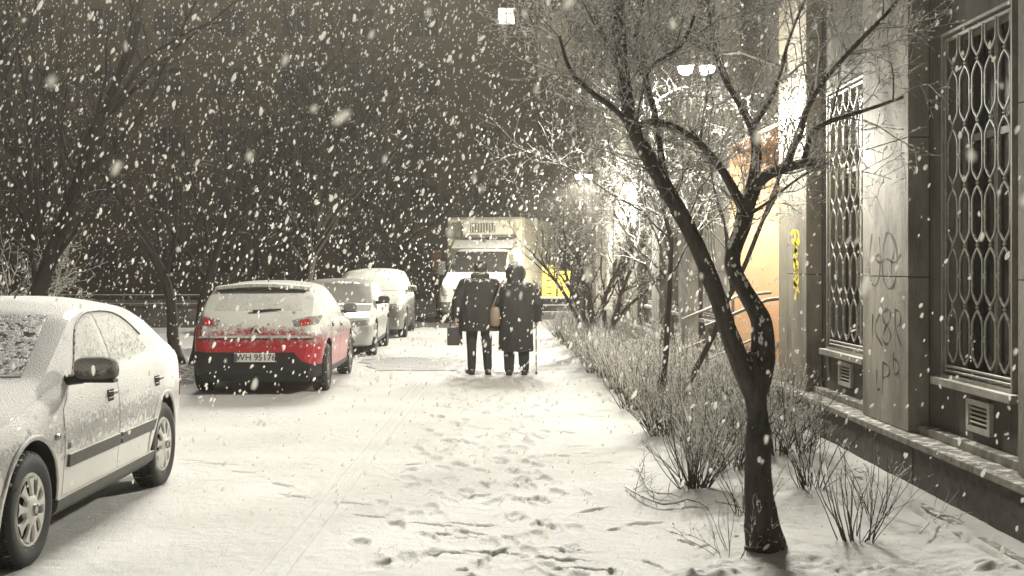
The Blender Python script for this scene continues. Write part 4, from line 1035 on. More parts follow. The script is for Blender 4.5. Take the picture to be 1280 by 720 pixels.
    def wheels(c, style='hubcap', w_=.19):
        Rr = c.wr; proto = {}
        for sd in (1, -1):
            for ax in (c.fa, c.ra):
                wh = bpy.data.objects.new('wheel', None); col.objects.link(wh); wh.parent = c.t; wh.location = (sd * (c.W - .10), ax, Rr - .012); wh.rotation_euler = (0, 0, 0 if sd > 0 else math.pi)
                if 't' in proto:
                    for k in ('t', 'r'):
                        o = proto[k].copy(); col.objects.link(o); o.parent = wh
                    continue
                t = MB(); a = w_ / 2; ri = Rr * .64
                t.lathe([(ri, -a * .8), (Rr * .80, -a * 1.02), (Rr * .93, -a * .95), (Rr * .985, -a * .75), (Rr, -a * .4), (Rr, a * .4), (Rr * .985, a * .75), (Rr * .93, a * .95), (Rr * .80, a * 1.02), (ri, a * .8), (ri * .97, 0)], (0, 0, 0), 'x', 56, closed=True)
                for k in range(56):                        # tread blocks
                    th = k / 56 * 6.283; Mx = Matrix.Rotation(th, 4, 'X')
                    t.box(-a * .72, -a * .08, -.011, .011, Rr - .004, Rr + .004, M=Mx); Mx = Matrix.Rotation(th + .05, 4, 'X'); t.box(a * .08, a * .72, -.011, .011, Rr - .004, Rr + .004, M=Mx)
                proto['t'] = t.build('tyre', M['tyre'], wh, True)
                r = MB(); x0 = a * .55
                r.lathe([(.001, x0 - .05), (ri * .98, x0 - .05)], (0, 0, 0), 'x', 40, mi=1)
                if style == 'hubcap':
                    r.lathe([(ri * 1.02, x0 + .022), (ri * .97, x0 + .034), (ri * .90, x0 + .03), (ri * .87, x0 + .015), (ri * .86, x0 - .02)], (0, 0, 0), 'x', 48)
                    r.lathe([(.001, x0 + .062), (.03, x0 + .06), (.034, x0 + .052), (ri * .30, x0 + .052), (ri * .42, x0 + .040), (ri * .46, x0 + .02)], (0, 0, 0), 'x', 40)
                    r.lathe([(.024, x0 + .064), (.028, x0 + .066), (.032, x0 + .062)], (0, 0, 0), 'x', 24, mi=1)
                    nsp = 9
                    for k in range(nsp):
                        th = k / nsp * 6.283; Mx = Matrix.Rotation(th, 4, 'X')
                        prof = [(ri * .38, .020), (ri * .55, .019), (ri * .68, .024), (ri * .80, .038), (ri * .885, .054)]
                        vs = []; fs = []
                        for (rad, hw) in prof:
                            xx = x0 + .044 - .016 * (rad / ri)
                            vs += [Mx @ Vector((xx - .006, -hw * 1.02, rad)), Mx @ Vector((xx + .006, -hw * .7, rad)), Mx @ Vector((xx + .008, 0, rad)), Mx @ Vector((xx + .006, hw * .7, rad)), Mx @ Vector((xx - .006, hw * 1.02, rad))]
                        for i in range(len(prof) - 1):
                            for j in range(4): fs.append((i * 5 + j, i * 5 + j + 1, (i + 1) * 5 + j + 1, (i + 1) * 5 + j))
                        r.add(vs, fs)
                else:
                    r.lathe([(ri * 1.02, x0 + .03), (ri * .95, x0 + .035), (ri * .90, x0 + .0), (ri * .88, x0 - .04)], (0, 0, 0), 'x', 40)
                    r.lathe([(.001, x0 + .03), (.05, x0 + .028), (.06, x0)], (0, 0, 0), 'x', 24)
                    for k in range(5):
                        for dd in (-.12, .12):
                            th = k / 5 * 6.283 + dd; Mx = Matrix.Rotation(th, 4, 'X'); r.box(x0 - .01, x0 + .02, -.012, .012, .04, ri * .93, M=Mx, bev=.004)
                proto['r'] = r.build('hubcap' if style == 'hubcap' else 'rim', [M['hub'] if style == 'hubcap' else M['rim'], M['blackp']], wh, True)
    def mirror(c, s, z, mat, arm=.03, sx=.24, sz=.15, both=True):
        for sd in ((1, -1) if both else (1,)):
            loc, nor = c.surf((3 * sd, s, z - .03), (-sd, 0, 0)); x = loc.x
            mb = MB(); cx = x + sd * (arm + sx / 2)
            n = 18; vs = []; fs = []; prof = [(-.055, .30), (-.052, .62), (-.035, .88), (0, 1.0), (.03, 1.0), (.05, .96), (.052, .90)]
            for (dy, sc) in prof:
                for k in range(n):
                    t = 2 * math.pi * k / n; cc = math.copysign(abs(math.cos(t)) ** .6, math.cos(t)); s2 = math.copysign(abs(math.sin(t)) ** .6, math.sin(t))
                    vs.append((cx + sd * cc * sx / 2 * sc, s + dy, z + .02 + s2 * sz / 2 * sc * (1 if s2 > 0 else .8)))
            for i in range(len(prof) - 1):
                for k in range(n): k2 = (k + 1) % n; fs.append((i * n + k, i * n + k2, (i + 1) * n + k2, (i + 1) * n + k))
            fs.append(tuple(range(n - 1, -1, -1))); fs.append(tuple((len(prof) - 1) * n + k for k in range(n)))
            mb.add(vs, fs); mo = mb.build('mirror', mat, c.t, True)
            f = MB(); f.tube([(x - sd * .02, s + .01, z - .045), (x + sd * (arm + .06), s, z - .035)], [.035, .028], 8); f.box(min(cx - sx * .46, cx + sx * .46), max(cx - sx * .46, cx + sx * .46), s - .04, s + .045, z - .055, z - .035, bev=.006)
            f.build('mirror_foot', M['black'], mo, True)
    def handle(c, s, z, parent=None, both=True, mat=None):
        for sd in ((1, -1) if both else (1,)):
            loc, nor = c.surf((3 * sd, s, z), (-sd, 0, 0)); x = loc.x
            h = MB(); h.box(x - .01, x + sd * .008, s - .065, s + .065, z - .035, z + .035, mi=1, bev=.004)
            h.tube([(x + sd * .006, s - .06, z + .012), (x + sd * .03, s - .045, z + .014), (x + sd * .03, s + .045, z + .014), (x + sd * .006, s + .06, z + .012)], .012, 8); h.build('handle', [mat or c.paint, M['blackp']], parent or c.t, True)

# --- white saloon, nearest, nose towards the camera
def white_car():
    L = 4.26
    top = [(0, .50), (.03, .60), (.12, .70), (.5, .82), (1.12, .97), (1.22, 1.0), (1.9, 1.365), (2.15, 1.425), (2.7, 1.44), (3.05, 1.40), (3.3, 1.30), (3.72, 1.07), (3.85, 1.035), (4.12, 1.0), (4.2, .9), (4.235, .6), (4.26, .5)]
    belt = [(0, .45), (.15, .64), (.5, .76), (1.2, .90), (2, .93), (3, .975), (3.7, 1.0), (4.1, .96), (4.26, .45)]
    plan = [(0, .62), (.05, .78), (.15, .89), (.35, .965), (.7, 1), (3.4, 1), (3.85, .955), (4.05, .90), (4.18, .82), (4.26, .66)]
    und = [(0, .24), (.3, .19), (.6, .19), (3.6, .20), (4.0, .24), (4.26, .32)]
    c = Car(L, 1.71, top, belt, plan, und, .84, 3.37, .315, M['white_paint'], 'parked_car', 'white saloon crusted with fresh snow, nearest car, at the left edge facing the camera', (-3.38, 6.02, 0), R(-1.6))
    c.wheels('hubcap', .185)
    c.proj('windscreen', [(-.62, 1.0), (.62, 1.0), (.52, 1.335), (-.52, 1.335)], 'front', M['glass_some'], off=.004, n=24, m=12)
    fdoor = [(1.30, .30), (2.28, .30), (2.28, .915), (1.42, .885), (1.30, .80)]
    rdoor = [(2.292, .30), (3.02, .30), (3.16, .50), (3.30, .70), (3.30, .955), (2.292, .918)]
    for nm, pl, hx in (('door', fdoor, 2.12), ('door', rdoor, 3.14)):
        ds = c.proj(nm, pl, 'side', M['white_paint'], off=.004, thick=.012, n=26, m=14, both=True)
        for sd, d in zip((1, -1), ds):
            loc, nor = c.surf((3 * sd, hx, .80), (-sd, 0, 0)); x = loc.x + sd * .004
            h = MB(); h.box(x - .008, x + sd * .004, hx - .055, hx + .055, .765, .84, mi=1, bev=.004)
            h.tube([(x, hx - .05, .82), (x + sd * .028, hx - .04, .822), (x + sd * .028, hx + .04, .822), (x, hx + .05, .82)], .012, 8, mi=0); h.tube([(x + sd * .004, hx - .05, .785), (x + sd * .004, hx + .05, .785)], .006, 6, mi=0)
            h.build('handle', [M['trim'], M['blackp']], d, True)
    for pl in ([(1.62, .98), (2.26, 1.0), (2.26, 1.325), (2.14, 1.315), (1.95, 1.25)], [(2.33, 1.0), (3.12, 1.03), (3.08, 1.10), (2.86, 1.26), (2.65, 1.32), (2.33, 1.33)]):
        c.proj('side_window', pl, 'side', M['glass_full'], off=.0025, thick=.01, n=20, m=10, both=True)
    # black gutter strips above the side windows
    for sd in (1, -1):
        mb = MB(); pts = []
        for s_, z in ((1.60, .97), (1.78, 1.12), (1.95, 1.262), (2.14, 1.33), (2.3, 1.342), (2.65, 1.337), (2.88, 1.275), (3.06, 1.15)):
            loc, nor = c.surf((3 * sd, s_, z), (-sd, 0, 0)); pts.append(loc + nor * .004)
        P, r = resample(pts, [.007] * len(pts), 24); mb.tube([tuple(p) for p in P], .007, 6); mb.build('window_gutter', M['trim'], c.t, True)
    for pl in ([(1.34, .46), (2.27, .46), (2.27, .535), (1.34, .535)], [(2.31, .46), (3.06, .46), (3.09, .535), (2.31, .535)]):
        c.proj('rubbing_strip', pl, 'side', M['trim'], off=.022, thick=.03, n=14, m=4, both=True)
    c.proj('sill_panel', [(1.20, .17), (3.08, .18), (3.08, .30), (1.20, .29)], 'side', M['trim'], off=.022, thick=.04, n=16, m=5, both=True)
    for sd in (1, -1):                                     # flared arches
        for ax in (c.fa, c.ra):
            mb = MB(); pts = []
            for k in range(19):
                th = R(-8 + k * 196 / 18); s_ = ax + math.cos(th) * (c.wr + .07); z = c.wr + math.sin(th) * (c.wr + .07)
                if z < .24: continue
                loc, nor = c.surf((3 * sd, s_, z), (-sd, 0, 0))
                if loc: pts.append(loc + Vector((sd * .004, 0, 0)))
            mb.tube(pts, .016, 8, flat=.7); mb.build('wheel_arch', M['white_paint'], c.t, True)
    c.mirror(1.50, 1.0, M['mirror_snow'], arm=.05, sx=.27, sz=.165)
    c.proj('headlight', [(.42, .50), (.78, .54), (.80, .66), (.45, .63)], 'front', M['lens_clear'], both=True)
    c.proj('grille', [(-.34, .52), (.34, .52), (.36, .60), (-.36, .60)], 'front', M['black'])
    c.proj('taillight', [(.52, .62), (.80, .62), (.79, .86), (.54, .84)], 'rear', M['lens_red'], both=True)
    c.proj('rear_window', [(-.55, 1.1), (.55, 1.1), (.47, 1.30), (-.47, 1.30)], 'rear', M['glass_full'])
    loc, nor = c.surf((3, 1.16, .66), (-1, 0, 0)); mb = MB(); mb.capsule(loc, .018, loc + Vector((.004, .03, 0)), .018); mb.build('indicator', M['lens_clear'], c.t, True)
    loc, nor = c.surf((3, 1.36, .585), (-1, 0, 0)); mb = MB(); mb.box(loc.x - .002, loc.x + .008, 1.345, 1.385, .565, .60); mb.build('badge', M['trim'], c.t)
    mb = MB(); mb.tube([(.12, 2.35, 1.43), (.20, 2.48, 1.70)], [.006, .004], 6); mb.build('aerial', M['metal_grey'], c.t)
    return c
white_car()

# --- red hatchback, tail towards the camera
def text_mesh(s, size, name, mat, parent, loc, rot, depth=.002, bold=.0):
    cu = bpy.data.curves.new(name, 'FONT'); cu.body = s; cu.size = size; cu.extrude = depth; cu.align_x = 'CENTER'; cu.align_y = 'CENTER'; cu.offset = bold
    o = bpy.data.objects.new(name, cu); col.objects.link(o); dg = bpy.context.evaluated_depsgraph_get(); me = bpy.data.meshes.new_from_object(o.evaluated_get(dg))
    bpy.data.objects.remove(o); me.materials.append(mat); q = bpy.data.objects.new(name, me); link(q, parent); q.location = loc; q.rotation_euler = rot; return q
def red_car():
    L = 4.06
    top = [(0, .48), (.03, .60), (.12, .70), (.5, .86), (1.0, .98), (1.75, 1.36), (2.05, 1.435), (2.6, 1.45), (3.2, 1.42), (3.45, 1.385), (3.50, 1.355), (3.62, 1.25), (3.80, 1.09), (3.90, .98), (3.955, .84), (3.985, .66), (4.035, .60), (4.055, .45), (4.06, .4)]
    belt = [(0, .42), (.15, .62), (.6, .80), (1.2, .90), (2, .94), (3, .985), (3.6, 1.01), (3.85, .93), (3.95, .80), (4.06, .38)]
    plan = [(0, .60), (.05, .76), (.15, .88), (.35, .96), (.7, 1), (3.3, 1), (3.6, .985), (3.8, .955), (3.92, .92), (4.0, .88), (4.06, .80)]
    und = [(0, .24), (.3, .19), (3.5, .20), (3.9, .205), (4.06, .21)]
    c = Car(L, 1.73, top, belt, plan, und, .80, 3.39, .315, M['red_paint'], 'parked_car', 'red hatchback dusted with snow showing its tail and number plate', (-2.97, 19.85, 0), math.pi, tumble=.42)
    c.wheels('alloy', .20)
    # rear view: local x is mirrored in the picture; picture right = local -x
    c.proj('rear_window', [(-.57, 1.07), (.57, 1.07), (.53, 1.30), (-.53, 1.30)], 'rear', M['thin_snow'], off=.003, n=20, m=10)
    mb = MB(); mb.tube([(-.58, 3.56, 1.315), (-.30, 3.60, 1.335), (0, 3.615, 1.34), (.30, 3.60, 1.335), (.58, 3.56, 1.315)], [.018, .024, .026, .024, .018], 8); mb.build('spoiler_dark_line', M['black'], c.t, True)  # black bar added as the dark line under the spoiler
    vs = []; fs = []; n = 17
    for i in range(n):
        u = -1 + 2 * i / (n - 1); x = u * .62; d = -.05 * abs(u) ** 2
        vs += [(x, 3.32, 1.385 + .045 - .05 * u * u), (x, 3.58 + d, 1.385 + .025 - .045 * u * u), (x, 3.585 + d, 1.37 - .045 * u * u), (x, 3.5 + d, 1.355 - .045 * u * u)]
    for i in range(n - 1):
        for j in range(4): j2 = (j + 1) % 4; fs.append((i * 4 + j, i * 4 + j2, (i + 1) * 4 + j2, (i + 1) * 4 + j))
    fs += [(0, 1, 2, 3), tuple((n - 1) * 4 + j for j in (3, 2, 1, 0))]
    mb = MB(); mb.add(vs, fs); o = mb.build('spoiler', M['thin_snow'], c.t)
    mb = MB(); mb.tube([(.06, 3.86, 1.055), (-.16, 3.85, 1.078), (-.30, 3.845, 1.085)], [.022, .013, .009], 8); mb.build('rear_wiper', M['black'], c.t, True)
    for o in c.proj('taillight', [(.50, .865), (.79, .90), (.80, 1.00), (.66, .985), (.47, .945)], 'rear', M['lens_clear'], off=.016, thick=.03, both=True):
        pass
    c.proj('taillight_lens', [(.55, .88), (.69, .895), (.69, .965), (.56, .945)], 'rear', M['lens_red'], off=.022, thick=.02, both=True)
    c.proj('bumper_step', [(-.74, .715), (.74, .715), (.72, .745), (-.72, .745)], 'rear', M['thin_snow'], off=.035, thick=.05, n=24, m=4)
    c.proj('lower_bumper', [(-.86, .205), (.86, .205), (.85, .56), (.74, .55), (.62, .54), (-.50, .54), (-.58, .44), (-.70, .40), (-.84, .38)], 'rear', M['black'], off=.010, thick=.03, n=34, m=10)
    c.proj('tailgate', [(-.55, .63), (.55, .63), (.60, .70), (.60, .86), (.46, .93), (-.46, .93), (-.60, .86), (-.60, .70)], 'rear', M['red_paint'], off=.006, thick=.014, n=26, m=12)
    loc, nor = c.surf((0, 8, .48), (0, -1, 0)); y0 = loc.y + .012
    mb = MB(); mb.box(-.26, .26, y0, y0 + .012, .418, .538, bev=.003); pl = mb.build('number_plate', M['plate'], c.t)
    mb = MB(); mb.box(.222, .258, y0 + .0135, y0 + .015, .428, .532); mb.build('plate_band', M['plate_blue'], pl)
    text_mesh('WH 95176', .112, 'plate_text', M['ink'], pl, (-.018, y0 + .0135, .478), (R(90), 0, math.pi), .001, .0006)
    mb = MB(); mb.tube([(-.26, y0 + .006, .418), (.26, y0 + .006, .418)], .009, 6); mb.build('plate_holder', M['black'], pl)
    loc, nor = c.surf((0, 8, .80), (0, -1, 0)); yb = loc.y + .012
    mb = MB(); P = [(0, yb, .865), (.05, yb, .79), (0, yb, .715), (-.05, yb, .79), (0, yb, .865)]; mb.tube([(x, y_, z) for x, y_, z in P], .013, 6); mb.build('badge', M['chrome'], c.t)
    for pl_ in ([(1.50, .97), (2.20, .99), (2.20, 1.32), (2.0, 1.31), (1.75, 1.18)], [(2.26, .99), (2.95, 1.03), (3.1, 1.10), (2.8, 1.28), (2.26, 1.325)]):
        c.proj('side_window', pl_, 'side', M['glass_full'], off=.0025, thick=.01, n=18, m=9, both=True)
    for pl_ in ([(1.24, .30), (2.22, .30), (2.22, .93), (1.34, .90)], [(2.232, .30), (2.98, .30), (3.12, .52), (3.2, .75), (3.2, .97), (2.232, .935)]):
        c.proj('door', pl_, 'side', c.paint, off=.004, thick=.012, n=20, m=10, both=True)
    c.proj('sill_panel', [(1.16, .18), (3.05, .19), (3.05, .29), (1.16, .28)], 'side', M['black'], off=.012, thick=.03, both=True)
    c.mirror(1.42, 1.01, M['trim'], arm=.04, sx=.20, sz=.14); c.handle(2.05, .82); c.handle(3.0, .86)
    c.proj('windscreen', [(-.62, 1.0), (.62, 1.0), (.52, 1.33), (-.52, 1.33)], 'front', M['glass_some'])
    c.proj('headlight', [(.45, .58), (.76, .62), (.78, .72), (.48, .68)], 'front', M['lens_clear'], both=True)
    mb = MB(); mb.tube([(0, 3.05, 1.43), (.0, 3.25, 1.55)], [.006, .003], 6); mb.build('aerial', M['black'], c.t)
    mb = MB(); mb.box(-.69, .69, 3.72, 4.078, .17, .292, bev=.02); mb.build('rear_valance', M['blackp'], c.t)  # black valance box added to cover the red body edge below the bumper
    return c
red_car()

def facing_car(paint, glass, label, loc, L, W, Hs, wb, van=False, zsc=1.0):
    if not van:
        top = [(0, .48), (.03, .58), (.12, .68), (.5, .80), (1.05, .95), (1.85, 1.33), (2.15, 1.39), (2.7, 1.40), (3.1, 1.35), (3.6, 1.12), (4.0, 1.0), (L - .08, .85), (L, .5)]
        belt = [(0, .42), (.15, .62), (.6, .76), (1.2, .87), (2.5, .92), (L - .3, .93), (L, .42)]
    else:
        top = [(0, .52), (.03, .66), (.12, .80), (.45, .96), (.85, 1.07), (1.75, 1.53), (2.1, 1.60), (3.4, 1.62), (4.1, 1.56), (4.35, 1.25), (L - .08, .9), (L, .5)]
        belt = [(0, .46), (.15, .72), (.6, .90), (1.2, 1.0), (3.5, 1.04), (L - .3, 1.02), (L, .46)]
    plan = [(0, .62), (.05, .78), (.15, .89), (.35, .965), (.7, 1), (L - .7, 1), (L - .3, .95), (L - .1, .88), (L, .75)]
    und = [(0, .24), (.3, .19), (L - .5, .20), (L, .30)]
    top = [(a, b * zsc) for a, b in top]; belt = [(a, b * zsc) for a, b in belt]
    c = Car(L, W, top, belt, plan, und, .85, .85 + wb, .31 if not van else .33, paint, 'parked_car', label, loc, 0)
    c.wheels('alloy', .20)
    q = .12 if van else 0; z0 = (.97 + q) * zsc; z1 = (1.30 + 1.7 * q) * zsc
    hw = .66 * W / 1.73
    c.proj('windscreen', [(-hw, z0), (hw, z0), (hw * .86, z1), (-hw * .86, z1)], 'front', glass, n=22, m=10)
    c.proj('headlight', [(.44, .54 + q), (.76, .58 + q), (.78, .68 + q), (.48, .64 + q)], 'front', M['lens_clear'], off=.01, both=True)
    c.proj('grille', [(-.36, .53 + q), (.36, .53 + q), (.38, .62 + q), (-.38, .62 + q)], 'front', M['black'], off=.01)
    c.proj('lower_grille', [(-.55, .27), (.55, .27), (.50, .42 + q), (-.50, .42 + q)], 'front', M['black'], off=.008, n=20)
    y0 = c.surf((0, -3, .47 + q), (0, 1, 0))[0].y
    mb = MB(); mb.box(-.26, .26, y0 - .02, y0 - .008, .44 + q * .5, .53 + q * .5); mb.build('number_plate', M['plate'], c.t)
    fb = .35 if van else 0
    a = 1.6 + (0 if van else .05)
    c.proj('side_window', [(a, z0 + .02), (2.3, z0 + .04), (2.3, z1 + .0), (a + .45, z1 - .02)], 'side', glass, off=.0025, both=True)
    c.proj('side_window', [(2.36, z0 + .04), (3.05 + fb, z0 + .06), (2.9 + fb, z1 - .08), (2.36, z1)], 'side', glass, off=.0025, both=True)
    c.proj('door', [(1.3, .30), (2.32, .30), (2.32, .90 + q), (1.4, .86 + q)], 'side', paint, off=.004, both=True)
    c.proj('door', [(2.332, .30), (3.0, .30), (3.15, .6), (3.25, .92 + q), (2.332, .905 + q)], 'side', paint, off=.004, both=True)
    c.proj('sill_panel', [(1.24, .18), (3.0, .19), (3.0, .29), (1.24, .28)], 'side', M['black'], off=.012, both=True)
    c.mirror(1.5, (.99 + q) * zsc, M['trim'], arm=.05, sx=.22, sz=.15); c.handle(2.15, .80 + q); c.handle(3.02, .83 + q)
    c.proj('rear_window', [(-.5, 1.1), (.5, 1.1), (.45, 1.25), (-.45, 1.25)], 'rear', glass)
    c.proj('taillight', [(.5, .62), (.78, .62), (.76, .8), (.52, .8)], 'rear', M['lens_red'], both=True)
    return c
facing_car(M['silver_paint'], M['glass_mid'], 'low pale saloon with wet windscreen between the red hatchback and the people carrier', (-2.93, 22.1, 0), 4.4, 1.74, 1.4, 2.62)
facing_car(M['grey_paint'], M['thin_snow'], 'taller grey people carrier with a snowed-over windscreen, farthest parked car', (-2.78, 27.8, 0), 4.55, 1.82, 1.62, 2.75, van=True, zsc=.98)

# ------------------------------------------------------------------ the refrigerated truck
def truck():
    top = [(0, .75), (.04, .95), (.15, 1.12), (.75, 1.36), (1.35, 2.02), (1.55, 2.22), (1.9, 2.32), (2.4, 2.34), (2.5, 2.34)]
    belt = [(0, .6), (.15, .95), (.6, 1.16), (1.2, 1.32), (2.5, 1.36)]
    plan = [(0, .70), (.06, .84), (.2, .94), (.5, 1), (2.5, 1)]
    und = [(0, .33), (.4, .30), (2.5, .34)]
    c = Car(2.5, 1.98, top, belt, plan, und, .80, 1e3, .35, M['truck_white'], 'box_truck', 'white refrigerated box truck with a cooling unit above its cab', (-.56, 35.0, 0), R(-15), cat='truck', tumble=.16)
    return c
class _T: pass
def truck_all():
    c = Car.__new__(Car)
    c = truck()
    t = c.t
    c.proj('windscreen', [(-.86, 1.46), (.86, 1.46), (.80, 2.06), (-.80, 2.06)], 'front', M['glass_wet'], n=22, m=10)
    c.proj('headlight', [(.60, .78), (.86, .85), (.86, 1.05), (.66, .98)], 'front', M['lens_clear'], off=.012, both=True)
    c.proj('grille', [(-.42, .78), (.42, .78), (.46, .98), (-.46, .98)], 'front', M['black'], off=.012)
    c.proj('bumper', [(-.92, .36), (.92, .36), (.92, .62), (-.92, .62)], 'front', M['trim'], off=.03, thick=.05, n=24)
    c.proj('cab_door', [(.95, .45), (1.95, .45), (1.95, 1.40), (1.05, 1.36)], 'side', M['truck_white'], off=.005, both=True)
    c.proj('side_window', [(1.15, 1.45), (1.95, 1.45), (1.95, 2.0), (1.55, 2.0)], 'side', M['glass_dark'], off=.004, both=True)
    for sd in (1, -1):
        m_ = MB(); m_.box(sd * 1.10 - .10, sd * 1.10 + .10, .98, 1.10, 1.38, 1.78, bev=.03); mo = m_.build('mirror', M['trim'], t, True)
        a = MB(); a.tube([(sd * .92, 1.12, 1.5), (sd * 1.05, 1.06, 1.48)], .025, 8); a.tube([(sd * .9, 1.14, 1.68), (sd * 1.05, 1.06, 1.68)], .02, 8); a.build('mirror_arm', M['black'], mo, True)
    # wipers
    mb = MB(); mb.tube([(-.6, .84, 1.44), (-.15, .9, 1.50)], .012, 6); mb.tube([(.1, .84, 1.44), (.55, .9, 1.50)], .012, 6); mb.build('wiper', M['black'], t)
    # box body
    mb = MB(); mb.box(-1.15, 1.15, 1.95, 6.7, .92, 3.06, bev=.03); mb.build('cargo_box', M['truck_cream'], t)
    mb = MB()
    for x in (-1.15, 1.15): mb.box(x - .035, x + .035, 1.915, 1.985, .90, 3.08, bev=.01)
    mb.box(-1.11, 1.11, 1.915, 1.98, 3.02, 3.085, bev=.01); mb.build('corner_trim', M['truck_white'], t)
    # wind fairing above cab
    vs = [(-.92, .95 + .45, 2.16), (.92, 1.40, 2.16), (.92, 1.94, 2.48), (-.92, 1.94, 2.48), (-.92, 1.94, 2.2), (.92, 1.94, 2.2)]
    mb = MB(); mb.add(vs, [(0, 1, 2, 3), (0, 4, 5, 1), (0, 3, 4), (1, 5, 2), (3, 2, 5, 4)]); mb.build('roof_fairing', M['truck_white'], t)
    u = MB(); u.box(-.60, .93, 1.50, 1.91, 2.55, 2.97, bev=.05); uo = u.build('cooling_unit', M['unit'], t)
    u = MB(); u.box(-.98, -.60, 1.62, 1.91, 2.50, 2.93, bev=.02); u.build('unit_side_box', M['unit_grey'], uo)
    u = MB(); u.box(-.36, .40, 1.485, 1.52, 2.62, 2.90)
    for k in range(9): u.box(-.33 + k * .085, -.31 + k * .085, 1.47, 1.487, 2.63, 2.89, mi=1)
    u.build('unit_grille', [M['unit_grey'], M['unit']], uo)
    u = MB(); u.box(-.62, .95, 1.48, 1.91, 2.48, 2.545, bev=.01); u.build('unit_tray', M['unit_grey'], uo)
    u = MB(); u.tube([(.02, 1.72, 2.2), (.02, 1.72, 2.5)], .04, 8); u.build('unit_post', M['unit_grey'], t)
    # chassis and rear axle
    mb = MB(); mb.box(-.4, .4, 2.3, 6.6, .55, .9); mb.box(-1.0, 1.0, 6.55, 6.68, .4, .6); mb.build('chassis', M['black'], t)
    for sd in (1, -1):
        wl = MB(); a = .11
        for ax in (.80, 5.1):
            w_ = bpy.data.objects.new('wheel', None); col.objects.link(w_); w_.parent = t; w_.location = (sd * .90, ax, .34)
            wl = MB(); wl.lathe([(.22, -a), (.33, -a), (.35, -a * .7), (.35, a * .7), (.33, a), (.22, a)], (0, 0, 0), 'x', 32, closed=True); wl.build('tyre', M['tyre'], w_, True)
            wl = MB(); wl.lathe([(.001, .09 * sd), (.08, .09 * sd), (.12, .04 * sd), (.22, .05 * sd)], (0, 0, 0), 'x', 24); wl.build('rim', M['rim'], w_, True)
    for x in (-.8, .8):
        mb = MB(); mb.box(x - .05, x + .05, 1.905, 1.93, 2.93, 2.98); mb.build('marker_light', M['lens_clear'], t)
Car_body = Car.body
_oldwheel = Car.wheels
truck_all()

# yellow crates on a rack beside the truck
rk = thing('crate_trolley', 'grey wheeled trolley carrying yellow crates beside the truck', 'trolley', (2.0, 36.3, 0), 0)
mb = MB(); mb.box(-.5, .55, -.3, .3, .68, .74, bev=.01); mb.build('deck', M['metal_grey'], rk)
for sx in (-.45, .5):
    for sy in (-.25, .25):
        mb = MB(); mb.tube([(sx, sy, .1), (sx, sy, .68)], .022, 8); lg = mb.build('leg', M['metal_grey'], rk)
        mb = MB(); mb.lathe([(.001, -.02), (.06, -.02), (.065, 0), (.06, .02), (.001, .02)], (sx, sy, .055), 'x', 16); mb.build('wheel', M['black'], lg)
mb = MB()
for z in (.3, .5): mb.tube([(-.45, -.25, z), (.5, -.25, z)], .014, 6)
mb.build('crossbar', M['metal_grey'], rk)
def crate_mesh():
    c = MB(); w_, d, h = .36, .28, .175; t = .012
    def side(x0, x1, y0, y1, alongx):
        c.box(x0, x1, y0, y1, 0, .065)
        c.box(x0, x1, y0, y1, .115, h)
        if alongx: c.box(x0, -.06, y0, y1, .065, .115); c.box(.06, x1, y0, y1, .065, .115)
        else: c.box(x0, x1, y0, -.05, .065, .115); c.box(x0, x1, .05, y1, .065, .115)
    side(-w_ / 2, w_ / 2, -d / 2, -d / 2 + t, True); side(-w_ / 2, w_ / 2, d / 2 - t, d / 2, True)
    side(-w_ / 2, -w_ / 2 + t, -d / 2 + t, d / 2 - t, False); side(w_ / 2 - t, w_ / 2, -d / 2 + t, d / 2 - t, False)
    c.box(-w_ / 2 + t, w_ / 2 - t, -d / 2 + t, d / 2 - t, 0, t)
    c.box(-w_ / 2 - .008, w_ / 2 + .008, -d / 2 - .008, -d / 2 - .0005, h - .02, h); c.box(-w_ / 2 - .008, -w_ / 2 - .0005, -d / 2, d / 2, h - .02, h)
    for k in (-.15, .15): c.box(k - .008, k + .008, -d / 2 - .006, -d / 2 - .0005, .01, h - .025)
    m = c.mesh('yellow_crate'); m.materials.append(M['yellow']); return m
cm = crate_mesh()
ords = ['bottom', 'second', 'third', 'fourth', 'top']
for ci, (cx, n, nm) in enumerate(((-.22, 5, 'taller left'), (.22, 4, 'shorter right'))):
    for k in range(n):
        o = bpy.data.objects.new('yellow_crate', cm); col.objects.link(o); s = 1.12 if ci == 0 else 1.0
        o.scale = (s, 1, 1.06); o.location = (2.0 + cx, 36.3 - (.0), .742 + k * .187)
        pos = 'top' if k == n - 1 else ords[k]
        tag(o, 'yellow plastic crate, %s of the %s stack on the trolley' % (pos if pos in ('top', 'bottom') else pos + ' from the bottom', nm), 'crate', 'yellow crates on the trolley')
# orange board on a post behind the standing man
sg = thing('warning_board', 'small orange and pale striped board on a post left of the truck', 'sign', (-1.62, 39.6, 0))
mb = MB(); mb.box(-.14, .14, -.02, .0, 1.50, 2.14); mb.build('board', M['orange'], sg)
mb = MB()
for k in range(4): mb.box(-.135, .135, -.026, -.0205, 1.56 + k * .15, 1.60 + k * .15)
mb.build('stripe', M['cream'], sg)
mb = MB(); mb.tube([(0, .02, 0), (0, .02, 2.1)], .025, 8); mb.build('post', M['metal_grey'], sg)

